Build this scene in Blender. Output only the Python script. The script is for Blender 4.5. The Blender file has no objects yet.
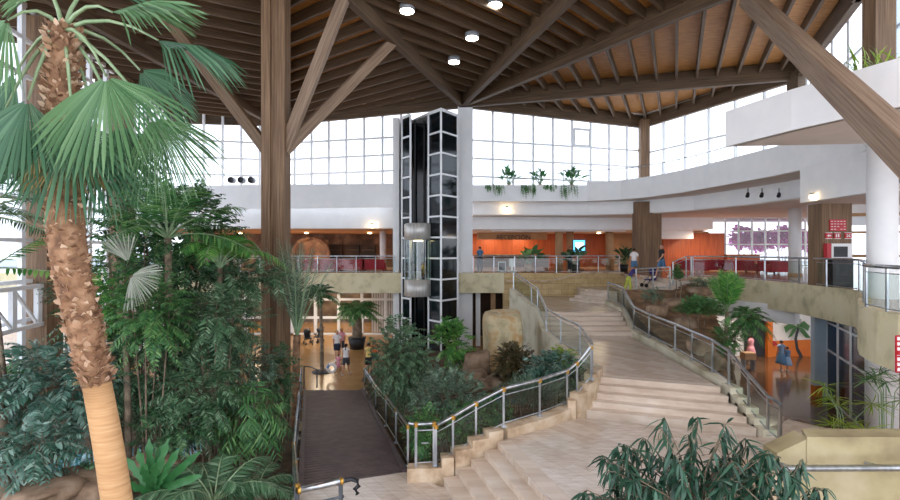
import bpy, math, random
import numpy as np
from mathutils import Vector, Matrix
PI = math.pi
rnd = random.Random(7)
C = bpy.context.scene.collection
H = 6.5          # eye height above the ground floor
F = 500.0
def W(px, py, Z):            # point at depth Z
    return Vector(((px-450)/F*Z, Z, H-(py-250)/F*Z))
def G(px, py, z):            # point on the level z
    Z = (H-z)*F/(py-250)
    return Vector(((px-450)/F*Z, Z, z))
def lin(h):
    h = h.lstrip('#')
    o = []
    for i in (0, 2, 4):
        v = int(h[i:i+2], 16)/255
        o.append(v/12.92 if v <= .04045 else ((v+.055)/1.055)**2.4)
    return (*o, 1)
# ---------------------------------------------------------------- materials
def newmat(name):
    m = bpy.data.materials.new(name); m.use_nodes = True
    nt = m.node_tree; nt.nodes.clear()
    out = nt.nodes.new('ShaderNodeOutputMaterial')
    return m, nt, out
def ramp(nt, fac, stops):
    r = nt.nodes.new('ShaderNodeValToRGB')
    e = r.color_ramp.elements
    while len(e) < len(stops): e.new(.5)
    for el, (p, c) in zip(e, stops):
        el.position = p; el.color = lin(c) if isinstance(c, str) else c
    nt.links.new(fac, r.inputs[0]); return r.outputs[0]
def coords(nt, scale=(1, 1, 1), kind='Object'):
    t = nt.nodes.new('ShaderNodeTexCoord'); mp = nt.nodes.new('ShaderNodeMapping')
    mp.inputs['Scale'].default_value = scale
    nt.links.new(t.outputs[kind], mp.inputs[0]); return mp.outputs[0]
def noise(nt, vec, scale, detail=4, rough=.55):
    n = nt.nodes.new('ShaderNodeTexNoise'); n.inputs['Scale'].default_value = scale
    n.inputs['Detail'].default_value = detail; n.inputs['Roughness'].default_value = rough
    nt.links.new(vec, n.inputs['Vector']); return n.outputs[0]
def bump(nt, fac, bs, s, d=.02):
    b = nt.nodes.new('ShaderNodeBump'); b.inputs['Strength'].default_value = s; b.inputs['Distance'].default_value = d
    nt.links.new(fac, b.inputs['Height']); nt.links.new(b.outputs[0], bs.inputs['Normal'])
def surf(name, c1, c2=None, scale=3, rough=.6, metal=0, stretch=(1, 1, 1), bmp=0, stops=None, spec=.5, lo=.35, hi=.65):
    m, nt, out = newmat(name)
    b = nt.nodes.new('ShaderNodeBsdfPrincipled')
    b.inputs['Roughness'].default_value = rough; b.inputs['Metallic'].default_value = metal
    b.inputs['Specular IOR Level'].default_value = spec
    n = noise(nt, coords(nt, stretch), scale)
    nt.links.new(ramp(nt, n, stops or [(lo, c1), (hi, c2 or c1)]), b.inputs['Base Color'])
    if bmp: bump(nt, n, b, bmp)
    nt.links.new(b.outputs[0], out.inputs[0]); return m
def leafmat(name, c1, c2, c3=None, rough=.42, trans=.25, spec=.4):
    m, nt, out = newmat(name)
    g = nt.nodes.new('ShaderNodeNewGeometry')
    col = ramp(nt, g.outputs['Random Per Island'], [(0, c1), (.6, c2), (1, c3 or c2)])
    b = nt.nodes.new('ShaderNodeBsdfPrincipled'); b.inputs['Roughness'].default_value = rough
    b.inputs['Specular IOR Level'].default_value = spec
    t = nt.nodes.new('ShaderNodeBsdfTranslucent'); mx = nt.nodes.new('ShaderNodeMixShader'); mx.inputs[0].default_value = trans
    nt.links.new(col, b.inputs['Base Color']); nt.links.new(col, t.inputs[0])
    nt.links.new(b.outputs[0], mx.inputs[1]); nt.links.new(t.outputs[0], mx.inputs[2]); nt.links.new(mx.outputs[0], out.inputs[0])
    return m
def glass(name, tint='ffffff', refl=.08, dark=1.0):
    m, nt, out = newmat(name)
    tr = nt.nodes.new('ShaderNodeBsdfTransparent'); c = lin(tint); tr.inputs[0].default_value = (c[0]*dark, c[1]*dark, c[2]*dark, 1)
    gl = nt.nodes.new('ShaderNodeBsdfGlossy'); gl.inputs['Roughness'].default_value = .03
    mx = nt.nodes.new('ShaderNodeMixShader'); mx.inputs[0].default_value = refl
    nt.links.new(tr.outputs[0], mx.inputs[1]); nt.links.new(gl.outputs[0], mx.inputs[2]); nt.links.new(mx.outputs[0], out.inputs[0])
    return m
def emit(name, col, s):
    m, nt, out = newmat(name)
    e = nt.nodes.new('ShaderNodeEmission'); e.inputs[0].default_value = lin(col); e.inputs[1].default_value = s
    nt.links.new(e.outputs[0], out.inputs[0]); return m
def tiles(name, c1, c2, mortar, sx, sy, rough, ms=.006, rot=0, spec=.5, kind='Object', bmp=0, vert=False):
    m, nt, out = newmat(name)
    b = nt.nodes.new('ShaderNodeBsdfPrincipled'); b.inputs['Roughness'].default_value = rough; b.inputs['Specular IOR Level'].default_value = spec
    v = coords(nt); mp = v.node
    mp.inputs['Rotation'].default_value = (0, 0, rot)
    if vert:                     # lay the courses on an upright face (x along, z up)
        s = nt.nodes.new('ShaderNodeSeparateXYZ'); k = nt.nodes.new('ShaderNodeCombineXYZ')
        nt.links.new(v, s.inputs[0]); nt.links.new(s.outputs[0], k.inputs[0]); nt.links.new(s.outputs[2], k.inputs[1]); v = k.outputs[0]
    br = nt.nodes.new('ShaderNodeTexBrick'); br.inputs['Scale'].default_value = 1
    br.inputs['Brick Width'].default_value = sx; br.inputs['Row Height'].default_value = sy; br.inputs['Mortar Size'].default_value = ms
    br.inputs['Color1'].default_value = lin(c1); br.inputs['Color2'].default_value = lin(c2); br.inputs['Mortar'].default_value = lin(mortar)
    nt.links.new(v, br.inputs['Vector'])
    n = noise(nt, coords(nt, (1, 4, 1)), 3.0, 5)
    mx = nt.nodes.new('ShaderNodeMix'); mx.data_type = 'RGBA'; mx.blend_type = 'MULTIPLY'; mx.inputs[0].default_value = .5
    nt.links.new(br.outputs[0], mx.inputs[6]); nt.links.new(ramp(nt, n, [(.3, 'c4b4a4'), (.7, 'ffffff')]), mx.inputs[7])
    nt.links.new(mx.outputs[2], b.inputs['Base Color'])
    if bmp: bump(nt, br.outputs['Fac'], b, -bmp)
    nt.links.new(b.outputs[0], out.inputs[0]); return m
M = {}
M['white'] = surf('white_plaster', 'f0f2f4', 'f6f7f8', 1.5, .7)
M['soffit'] = surf('soffit_plaster', 'dcd2ca', 'e6ddd6', .8, .7)
M['whitemetal'] = surf('white_painted_steel', 'eceff3', 'f4f6f8', 2, .4)
M['stucco'] = surf('stained_stucco', 'b9b08e', 'd8cfb0', 1.3, .8, stops=[(.3, 'b3aa88'), (.5, 'd9cfab'), (.7, 'dfd6b8')], bmp=.3)
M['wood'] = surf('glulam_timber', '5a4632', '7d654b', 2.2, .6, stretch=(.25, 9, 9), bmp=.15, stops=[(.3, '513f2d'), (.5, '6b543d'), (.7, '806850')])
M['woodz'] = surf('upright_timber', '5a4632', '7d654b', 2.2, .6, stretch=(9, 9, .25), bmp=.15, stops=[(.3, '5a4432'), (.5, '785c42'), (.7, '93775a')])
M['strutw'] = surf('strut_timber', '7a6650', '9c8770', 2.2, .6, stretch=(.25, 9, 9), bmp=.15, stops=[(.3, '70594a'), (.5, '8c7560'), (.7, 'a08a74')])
M['darkwood'] = surf('dark_beam_timber', '3a2c20', '57442f', 2.2, .65, stretch=(.25, 9, 9), stops=[(.3, '3e2e1e'), (.5, '584430'), (.7, '70583e')])
M['ply'] = surf('plywood_boarding', '7a5230', 'a06e40', 1.6, .6, stretch=(1, 14, 1), stops=[(.3, '95602c'), (.5, 'b87e40'), (.7, 'd09a58')])
M['drum'] = surf('satin_lift_drum', 'b4b2ae', 'd2d0cc', 6, .35, .35, stretch=(3, 3, .2))
M['plinth'] = surf('plinth_slabs', 'b3a884', 'c6bc98', 1.1, .75, bmp=.2, stops=[(.3, '87785a'), (.5, 'a3966f'), (.7, 'b3a586')])
M['shopwall'] = surf('shop_interior', '4a3c32', '7d6856', 1.0, .7, stops=[(.3, '3c3029'), (.5, '66543f'), (.7, '92806c')])
M['steel'] = surf('brushed_steel', '9a9fa6', 'c4c8cc', 8, .28, 1.0, stretch=(1, 1, .2))
M['darksteel'] = surf('grey_steel', '4d535a', '6a7076', 4, .4, .8)
M['brass'] = surf('brass_fitting', 'b88a3c', 'd0a24e', 4, .35, .8)
M['railglass'] = glass('rail_glass', 'dfeae6', .07)
M['winglass'] = glass('window_glass', 'f4faff', .06)
M['darkglass'] = surf('dark_lift_glazing', '0a1216', '131f25', .8, .08, spec=.35)
M['marble'] = tiles('marble_paving', 'dccfc2', 'cbb9a8', 'b5a494', .9, .3, .22, .004, rot=.95, spec=.5)
M['step'] = surf('marble_step', 'c9b49f', 'dccbb9', 1.0, .3, stretch=(.5, 3, 3), stops=[(.3, 'c2ad9a'), (.55, 'd6c5b4'), (.75, 'e2d5c8')])
M['stonekerb'] = surf('rough_kerb_stone', 'b59c80', 'd6c3a8', 2.5, .8, bmp=.4, stops=[(.3, '9f8468'), (.5, 'c4ab8e'), (.7, 'd6c4ac')])
M['stairside'] = surf('pale_stair_render', 'c8c0a8', 'ded8c6', 1.0, .8, bmp=.3, stops=[(.3, 'a9a084'), (.45, 'd2cab2'), (.7, 'e0dac8')])
M['brickwall'] = tiles('sandstone_blocks', 'c8ae7c', 'd8c092', 'a08a62', .85, .36, .8, .012, vert=True)
M['ochre'] = tiles('ochre_floor', 'c49a66', 'ba905c', 'a88050', .6, .6, .22, .004)
M['lobby'] = surf('polished_brown_floor', '664a36', '7c5c44', .7, .12, spec=.6)
M['ufloor'] = tiles('upper_marble_floor', 'c9ab98', 'c09f8c', 'b39480', .8, .8, .16, .004)
M['deckw'] = surf('deck_boards', '4a3c3c', '63504e', 3, .55, stretch=(1, 1, 1), stops=[(.3, '46393b'), (.6, '5c4a4a'), (.8, '6b5a58')])
M['soil'] = surf('garden_soil', '3d3022', '6a553e', 2.5, .95, bmp=.6)
M['rocksoil'] = surf('rocky_soil', '6a4e38', '9a7858', 2.0, .9, bmp=.6, stops=[(.3, '5c4632'), (.5, '86684c'), (.7, 'a68a6a')])
M['rock'] = surf('garden_rock', '77614c', 'ab927a', 2.2, .85, bmp=.6, stops=[(.3, '5f4c3c'), (.5, '8d755f'), (.7, 'a8937e')])
M['palerock'] = surf('pale_boulder', 'b0a07c', 'd8caa6', 1.6, .85, bmp=.5, stops=[(.3, '8f8264'), (.5, 'cabb98'), (.65, 'c09a68'), (.8, 'ddd2b6')])
M['orange'] = surf('orange_panelling', '9c4a20', 'b85c28', 1.2, .45, stretch=(6, 6, .5))
M['orangepaint'] = surf('orange_paint', 'd8701c', 'e27e28', 1, .6)
M['tan'] = surf('tan_plaster', 'b08a64', 'c29c74', 1, .7)
M['cafe'] = surf('cafe_wall', '8a5a38', 'c08a5c', .9, .7, stops=[(.3, '4a3526'), (.5, '755440'), (.7, 'a98666')])
M['darkint'] = surf('dark_interior', '241c18', '4a3426', .7, .7)
M['red'] = surf('red_upholstery', '9a0f24', 'b81a30', 2, .6)
M['redpaint'] = surf('red_paint', 'b01222', 'c01828', 2, .4)
M['black'] = surf('black_plastic', '15161a', '22242a', 3, .5)
M['grey'] = surf('grey_paint', '80858c', '979ca2', 3, .5)
M['bluew'] = surf('pale_blue_pillar', 'c8dcec', 'd6e6f2', 1, .6)
M['teal'] = surf('teal_water', '1f7f92', '3298a8', 3, .15)
M['blueglass'] = surf('dark_blue_glazing', '0a1834', '10264a', .8, .12, spec=.08, stops=[(.35, '081428'), (.55, '12305a'), (.7, '1d5a50')])  # green tones in the pane colour stand in for reflections
M['lamp'] = emit('lamp_glow', 'fff6e6', 9)
M['lampwarm'] = emit('warm_lamp_glow', 'ffd9a0', 12)
M['screen'] = emit('lit_screen', '5ab4f0', 1.3)
M['screenw'] = emit('lit_screen_white', 'eef6ff', 1.1)
M['bark'] = surf('grey_bark', '5f5142', '8d7c68', 5, .85, bmp=.5)
M['palmbark'] = surf('palm_fibre', '8a6a4c', 'c09c78', 5, .9, bmp=.5, stops=[(.3, '5c4030'), (.5, '8c684c'), (.7, 'ae8a6c')])
M['palmsmooth'] = surf('ringed_palm_trunk', 'b08a5c', 'd6ad7a', 3, .8, stretch=(.6, .6, 9), bmp=.5, stops=[(.3, 'b88c60'), (.5, 'c89c6e'), (.7, 'd2aa7e')])
M['boot'] = leafmat('palm_boots', '7c5c48', 'b59074', 'dec4aa', .9, .05, .1)
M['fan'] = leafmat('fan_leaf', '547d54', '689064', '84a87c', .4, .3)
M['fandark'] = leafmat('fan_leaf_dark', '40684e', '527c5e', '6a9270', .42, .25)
M['petiole'] = surf('petiole_green', '7f9a72', '9ab08a', 4, .5)
M['straw'] = leafmat('dead_leaf', '8a7448', 'a58c5e', 'b9a478', .8, .2, .1)
M['greydead'] = leafmat('grey_dead_leaf', '8d9488', 'a3aa9c', 'b5baae', .7, .2, .1)
M['leafdark'] = leafmat('dark_leaf', '2e5237', '446c46', '709668')
M['leafmid'] = leafmat('mid_leaf', '3a6c42', '54884e', '80aa66')
M['leafbright'] = leafmat('bright_leaf', '42803e', '60a04c', '94be66')
M['leafblue'] = leafmat('bluish_leaf', '38604f', '5a8272', '94b2a4', .35, .2, .6)
M['leafgrey'] = leafmat('grey_green_leaf', '46624c', '63806a', '8ba28c', .5)
M['leafpinn'] = leafmat('deep_fern_leaf', '37593f', '567c58', '8aa886')
M['leafbrown'] = leafmat('bronze_leaf', '46442a', '5c5a34', '6d4a38')
M['bamboo'] = leafmat('glossy_long_leaf', '17382a', '254c38', '426a54', .38, .12, .5)
M['fern'] = leafmat('fern_strap', '326a3c', '407e48', '529252', .4, .25)
M['magenta'] = leafmat('magenta_bracts', 'd04cb4', 'e67cd2', 'f4b0e8', .6, .65)
M['yellowleaf'] = leafmat('yellow_green_leaf', '6f8f2c', '94b03c', 'b8cc60')
def plain(name, c, rough=.7): return surf('cloth_'+name, c, c, 4, rough)
for k, c in dict(wht='e6e2e2', pink='d892a0', navy='1f2a44', dgrey='3a3d44', yellow='e8c878', blk='17181c', orng='e0602a', tealc='2f9a9a', purple='3a2f70', lime='b8bf50', denim='4b7398', skin='c68e6e', skin2='b47a5a', hairb='2c1d14', hairg='8a8580', hairl='6a4a30', lblue='7f9cc0').items():
    M[k] = plain(k, c)
# ---------------------------------------------------------------- mesh builder
class MB:
    def __init__(s): s.v = []; s.f = []
    def add(s, vs, fs):
        b = len(s.v); s.v += [tuple(v) for v in vs]; s.f += [tuple(i+b for i in f) for f in fs]; return s
    def box(s, c, d, rz=0, mat=None):
        x, y, z = d[0]/2, d[1]/2, d[2]/2
        R = mat or Matrix.Rotation(rz, 3, 'Z'); c = Vector(c)
        vs = [c+R @ Vector((sx*x, sy*y, sz*z)) for sz in (-1, 1) for sx, sy in ((-1, -1), (1, -1), (1, 1), (-1, 1))]
        return s.add(vs, [(3, 2, 1, 0), (4, 5, 6, 7), (0, 1, 5, 4), (1, 2, 6, 5), (2, 3, 7, 6), (3, 0, 4, 7)])
    def bar(s, p, q, w, h):      # box from p to q, w across, h upright
        p, q = Vector(p), Vector(q); d = (q-p); L = d.length; d.normalize()
        u = Vector((0, 0, 1)) if abs(d.z) < .98 else Vector((0, 1, 0))
        sd = d.cross(u).normalized(); up = sd.cross(d)
        return s.box((p+q)/2, (L, w, h), mat=Matrix((d, sd, up)).transposed())
    def tube(s, pts, r, n=8, cap=True):
        pts = [Vector(p) for p in pts]; k = len(pts)
        rs = r if isinstance(r, (list, tuple)) else [r]*k
        vs = []; ref = None
        for i, p in enumerate(pts):
            t = (pts[min(i+1, k-1)]-pts[max(i-1, 0)]).normalized()
            if ref is None: ref = Vector((0, 0, 1)) if abs(t.z) < .9 else Vector((1, 0, 0))
            a = t.cross(ref).normalized(); b = t.cross(a); ref = -b if False else ref
            if a.length < .1: a = Vector((1, 0, 0)); b = t.cross(a)
            for j in range(n):
                th = 2*PI*j/n; vs.append(p+(a*math.cos(th)+b*math.sin(th))*rs[i])
        fs = [(i*n+j, i*n+(j+1) % n, (i+1)*n+(j+1) % n, (i+1)*n+j) for i in range(k-1) for j in range(n)]
        if cap: fs += [tuple(range(n)), tuple(range((k-1)*n, k*n))[::-1]]
        return s.add(vs, fs)
    def prism(s, poly, z0, z1):
        n = len(poly); P = [(p[0], p[1]) for p in poly]
        if sum(P[i][0]*P[(i+1) % n][1]-P[(i+1) % n][0]*P[i][1] for i in range(n)) < 0: P.reverse()
        vs = [(x, y, z0) for x, y in P]+[(x, y, z1) for x, y in P]
        return s.add(vs, [tuple(range(n))[::-1], tuple(range(n, 2*n))]+[(i, (i+1) % n, n+(i+1) % n, n+i) for i in range(n)])
    def lathe(s, prof, c, n=20):
        c = Vector(c); k = len(prof)
        vs = [c+Vector((r*math.cos(2*PI*j/n), r*math.sin(2*PI*j/n), z)) for r, z in prof for j in range(n)]
        fs = [(i*n+j, i*n+(j+1) % n, (i+1)*n+(j+1) % n, (i+1)*n+j) for i in range(k-1) for j in range(n)]
        return s.add(vs, fs+[tuple(range(n))[::-1], tuple(range((k-1)*n, k*n))])
    def strip(s, pts, z0, z1, t):     # upright wall of thickness t along a plan polyline; z0, z1 numbers or per-point lists
        n = len(pts); P = [Vector((p[0], p[1])) for p in pts]; nr = []
        for i in range(n):
            d = (P[min(i+1, n-1)]-P[max(i-1, 0)]).normalized(); nr.append(Vector((-d.y, d.x)))
        a = z0 if isinstance(z0, (list, tuple)) else [z0]*n; b = z1 if isinstance(z1, (list, tuple)) else [z1]*n
        vs = []
        for i in range(n):
            l = P[i]-nr[i]*t/2; r = P[i]+nr[i]*t/2
            vs += [(l.x, l.y, a[i]), (r.x, r.y, a[i]), (r.x, r.y, b[i]), (l.x, l.y, b[i])]
        fs = [(i*4+j, i*4+(j+1) % 4, i*4+4+(j+1) % 4, i*4+4+j) for i in range(n-1) for j in range(4)]
        return s.add(vs, fs+[(3, 2, 1, 0), (n*4-4, n*4-3, n*4-2, n*4-1)])
    def blob(s, c, r, seed=0, amp=.25, nu=14, nv=9, flat=0):
        q = random.Random(seed); ph = [(q.uniform(-2, 2), q.uniform(-2, 2), q.uniform(-2, 2), q.uniform(0, 6)) for _ in range(7)]
        c = Vector(c); vs = []
        for i in range(nv+1):
            th = PI*i/nv
            for j in range(nu):
                f = 2*PI*j/nu; d = Vector((math.sin(th)*math.cos(f), math.sin(th)*math.sin(f), math.cos(th)))
                k = 1+amp*sum(math.sin(2*(a*d.x+b*d.y+e*d.z)+p) for a, b, e, p in ph)/3.5
                if flat: d = Vector([math.copysign(abs(x)**(1-flat), x) for x in d])
                vs.append(c+Vector((d.x*r[0]*k, d.y*r[1]*k, d.z*r[2]*k)))
        return s.add(vs, [(i*nu+j, (i+1)*nu+j, (i+1)*nu+(j+1) % nu, i*nu+(j+1) % nu) for i in range(nv) for j in range(nu)])
ORIG = {}
def link(o, parent=None):
    C.objects.link(o)
    if parent is not None:
        o.parent = parent
        o.matrix_parent_inverse = Matrix.Translation(-Vector(ORIG.get(parent.name, (0, 0, 0))))
    return o
def obj(name, mb, mat, parent=None, smooth=False, mats=None):
    me = bpy.data.meshes.new(name); me.from_pydata(mb.v, [], mb.f); me.validate(); me.update()
    for m in (mats or [mat]): me.materials.append(M[m] if isinstance(m, str) else m)
    if smooth: me.polygons.foreach_set('use_smooth', [True]*len(me.polygons))
    return link(bpy.data.objects.new(name, me), parent)
def beam(name, p, q, w, h, mat, parent=None):     # a straight timber with its grain along its own x axis
    p, q = Vector(p), Vector(q); d = q-p; L = d.length; d.normalize()
    u = Vector((0, 0, 1)) if abs(d.z) < .98 else Vector((0, 1, 0))
    sd = d.cross(u).normalized()*-1; up = d.cross(sd)
    o = obj(name, MB().box((0, 0, 0), (L, w, h)), mat, parent)
    bv = o.modifiers.new('bevel', 'BEVEL'); bv.width = min(w, h)*.06; bv.segments = 1
    o.matrix_basis = Matrix.Translation((p+q)/2) @ Matrix((d, sd, up)).transposed().to_4x4()
    return o
def thing(name, label, cat, loc=(0, 0, 0), group=None):
    o = bpy.data.objects.new(name, None); C.objects.link(o); o.empty_display_size = .1
    o.location = loc; ORIG[o.name] = Vector(loc)
    return tag(o, label, cat, group)
def tag(o, label, cat, group=None, kind=None):
    o['label'] = label; o['category'] = cat
    if group: o['group'] = group
    if kind: o['kind'] = kind
    return o
def struct(name, mb, mat, smooth=False):
    o = obj(name, mb, mat, smooth=smooth); o['kind'] = 'structure'; return o
def dup(root, loc, rz=0, label=None):
    r = root.copy(); C.objects.link(r); r.location = loc; r.rotation_euler = (0, 0, rz); ORIG[r.name] = Vector(loc)
    if label: r['label'] = label
    for ch in list(root.children):
        c = ch.copy(); C.objects.link(c); c.parent = r
        for g in ch.children:
            d = g.copy(); C.objects.link(d); d.parent = c
    return r
# ---------------------------------------------------------------- foliage
def npmesh(name, V, Q, mat, parent=None, smooth=True):
    V = np.asarray(V, np.float32).reshape(-1, 3); Q = np.asarray(Q, np.int32).reshape(-1, 4)
    me = bpy.data.meshes.new(name)
    me.vertices.add(len(V)); me.vertices.foreach_set('co', V.ravel())
    me.loops.add(Q.size); me.loops.foreach_set('vertex_index', Q.ravel())
    me.polygons.add(len(Q)); me.polygons.foreach_set('loop_start', np.arange(len(Q), dtype=np.int32)*4)
    me.update(calc_edges=True)
    if smooth: me.polygons.foreach_set('use_smooth', np.ones(len(Q), bool))
    me.materials.append(M[mat] if isinstance(mat, str) else mat)
    return link(bpy.data.objects.new(name, me), parent)
def nz(a): return a/np.maximum(np.linalg.norm(a, axis=-1, keepdims=True), 1e-6)
def leaves(P, D, N, L, Wd, curl=.15):
    D = nz(D); S = nz(np.cross(D, N)); N = np.cross(S, D)
    n = len(P); L = np.broadcast_to(L, n)[:, None]; Wd = np.broadcast_to(Wd, n)[:, None]; cu = np.broadcast_to(curl, n)[:, None]
    rows = []
    for t, w in ((0, .15), (.3, .9), (.65, .8), (1, .06)):
        c = P+D*L*t-N*cu*L*t*t; e = N*Wd*.12*w
        rows += [c-S*Wd*w/2+e, c+S*Wd*w/2+e]
    V = np.stack(rows, 1)
    q = np.array([[0, 1, 3, 2], [2, 3, 5, 4], [4, 5, 7, 6]])
    return V.reshape(-1, 3), (q[None]+(np.arange(n)*8)[:, None, None]).reshape(-1, 4)
def sprays(P, D, L, n, ll, lw, droop=.3, ang=55, leafdroop=.15, rs=None, t0=.15, curl=.2, jit=.15, prof=True):
    rs = rs or np.random.RandomState(1)
    P = np.asarray(P, float); D = nz(np.asarray(D, float)); k = len(P); L = np.broadcast_to(L, k).astype(float)
    g = np.array([0, 0, -1.0]); t = np.linspace(t0, 1, n)
    pos = P[:, None]+D[:, None]*(L[:, None]*t)[..., None]+g*(droop*L[:, None]*t**2)[..., None]
    tan = nz(D[:, None]+g*(2*droop*t)[None, :, None])
    side = np.cross(tan, np.array([0, 0, 1.0])+rs.normal(0, .12, (k, 1, 3))); side = nz(side)
    nor = np.cross(side, tan)
    a = math.radians(ang); out = []
    sc = np.sin(np.clip(t*1.02, 0, 1)*PI*.8+.35)**.7 if prof else np.ones(n)
    for sg in (-1, 1):
        d = tan*math.cos(a)+sg*side*math.sin(a)+g*leafdroop+rs.normal(0, jit, (k, n, 3))
        out.append((pos.reshape(-1, 3), d.reshape(-1, 3), (nor+rs.normal(0, jit, (k, n, 3))).reshape(-1, 3), np.tile(ll*sc, k)*rs.uniform(.8, 1.15, k*n)))
    Pp, Dd, Nn, Ll = [np.concatenate(x) for x in zip(*out)]
    V, Q = leaves(Pp, Dd, Nn, Ll, Ll*lw/ll, curl)
    return V, Q
def rachis(P, D, L, droop, r=.008, m=6):
    P = np.asarray(P, float); D = nz(np.asarray(D, float)); k = len(P); L = np.broadcast_to(L, k)
    t = np.linspace(0, 1, m); g = np.array([0, 0, -1.0])
    c = P[:, None]+D[:, None]*(L[:, None]*t)[..., None]+g*(droop*L[:, None]*t**2)[..., None]
    s = nz(np.cross(D, [0.1, .05, 1.0])); u = np.cross(s, D); V = []
    for j in range(3):
        th = 2*PI*j/3; V.append(c+((s*math.cos(th)+u*math.sin(th))[:, None]*(r*(1.1-t))[None, :, None]))
    V = np.stack(V, 2).reshape(-1, 3); q = []
    for i in range(m-1):
        for j in range(3): q.append([i*3+j, i*3+(j+1) % 3, (i+1)*3+(j+1) % 3, (i+1)*3+j])
    Q = (np.array(q)[None]+(np.arange(k)*m*3)[:, None, None]).reshape(-1, 4)
    return V, Q
def join(*vq):
    b = 0; Vs = []; Qs = []
    for V, Q in vq: Vs.append(V); Qs.append(Q+b); b += len(V)
    return np.concatenate(Vs), np.concatenate(Qs)
SEED = [10]
def bush(name, label, cat, c, rad, n, L, nl, ll, lw, mat, droop=.3, ang=55, base=None, stems=4, up=.25, group=None, lo=.25, leafdroop=.15, stem_r=.03, curl=.2, stemmat='bark', rand=.35):
    SEED[0] += 1; rs = np.random.RandomState(SEED[0]); c = np.array(c, float); rad = np.array(rad, float)
    d = nz(rs.normal(0, 1, (n, 3))); d[:, 2] = np.abs(d[:, 2])*.9+d[:, 2]*.1 if up > .6 else d[:, 2]
    rr = lo+(1-lo)*rs.uniform(0, 1, n)**.6
    Ls = L*rs.uniform(.7, 1.25, n)
    P = c+d*rad*rr[:, None]*.95
    D = d+np.array([0, 0, up])+rs.normal(0, rand, (n, 3))
    P = P-nz(D)*Ls[:, None]*.45
    bz = base if base is not None else c[2]-rad[2]
    P[:, 2] = np.maximum(P[:, 2], bz+.05)
    th = thing(name, label, cat, (c[0], c[1], bz), group)
    V, Q = sprays(P, D, Ls, nl, ll, lw, droop, ang, leafdroop, rs, curl=curl)
    V[:, 2] = np.maximum(V[:, 2], bz+.03)
    npmesh('foliage', V, Q, mat, th)
    mb = MB()
    for i in range(stems):
        a = 2*PI*i/max(stems, 1)+rs.uniform(0, 1); e = c+np.array([math.cos(a)*rad[0]*.5, math.sin(a)*rad[1]*.5, rad[2]*rs.uniform(.1, .5)])
        b = np.array([c[0]+math.cos(a)*.12, c[1]+math.sin(a)*.12, bz-.05])
        mb.tube([b, (b*.6+e*.4)+rs.normal(0, .05, 3), e], [stem_r, stem_r*.8, stem_r*.35], 6)
    tw = rachis(P, D, Ls, droop, .006*max(1, L))
    Vt, Qt = tw
    bs = len(mb.v); mb.v += [tuple(x) for x in Vt]; mb.f += [tuple(int(i)+bs for i in q) for q in Qt]
    obj('stem', mb, stemmat, th, True)
    return th
def palm(name, label, cat, base, top, r, fronds, L, nl, ll, lw, mat, droop=.5, el=(10, 75), trunkmat='bark', ang=55, leafdroop=.2, azs=None, group=None, curl=.2):
    SEED[0] += 1; rs = np.random.RandomState(SEED[0]); base = Vector(base); top = Vector(top)
    th = thing(name, label, cat, base, group)
    if r:
        mid = (base+top)/2+Vector((rs.uniform(-.05, .05), 0, 0)); n = 14
        pts = [base.lerp(mid, i/n*2) if i <= n/2 else mid.lerp(top, (i-n/2)/n*2) for i in range(n+1)]
        obj('trunk', MB().tube(pts, [r*(1.15-.25*i/n)*(1+.06*(i % 2)) for i in range(n+1)], 10), trunkmat, th, True)
    for i in range(fronds):
        az = azs[i] if azs else 2.399*i+rs.uniform(-.2, .2)
        e = math.radians(el[0]+(el[1]-el[0])*(i+.5)/fronds)
        D = np.array([[math.cos(az)*math.cos(e), math.sin(az)*math.cos(e), math.sin(e)]])
        Lf = np.array([L*rs.uniform(.85, 1.1)])
        P = np.array([list(top)])
        V, Q = sprays(P, D, Lf, nl, ll, lw, droop, ang, leafdroop, rs, .18, curl, .06)
        fr = npmesh('frond', V, Q, mat, th)
        V, Q = rachis(P, D, Lf, droop, .018*max(.6, L/1.5), 9)
        npmesh('midrib', V, Q, 'petiole', fr)
    return th
def fanblade(hub, axis, nor, R, spread, nseg, droop, rs, split=.6):
    ax = nz(np.array(axis, float)); n = np.array(nor, float); S = nz(np.cross(ax, n)); n = np.cross(S, ax)
    hub = np.array(hub, float); g = np.array([0, 0, -1.0])
    rows = np.array([.06, .3, split, .8, 1.0]); wf = [1, 1, .92, .55, .12]
    da = 2*spread/nseg; V = []; Q = []
    for i in range(nseg):
        a = -spread+da*(i+.5); l = R*(.78+.22*math.cos(a*.75))*rs.uniform(.93, 1.05); b = len(V)
        dr = droop*rs.uniform(.7, 1.4)
        for k, t in enumerate(rows):
            for s_ in (-1, 1):
                aa = a+s_*da/2*wf[k]
                d = ax*math.cos(aa)+S*math.sin(aa)
                z = max(0, t-split)
                V.append(hub+d*l*t+n*(.022*R*(s_ if k < 4 else 0)*(1 if i % 2 else -1)*t) - n*.18*R*(a/spread)**2*t + g*dr*R*(z**1.4*1.6+.12*t*t))
        for k in range(4): Q.append([b+2*k, b+2*k+1, b+2*k+3, b+2*k+2])
    return np.array(V), np.array(Q)
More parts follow.
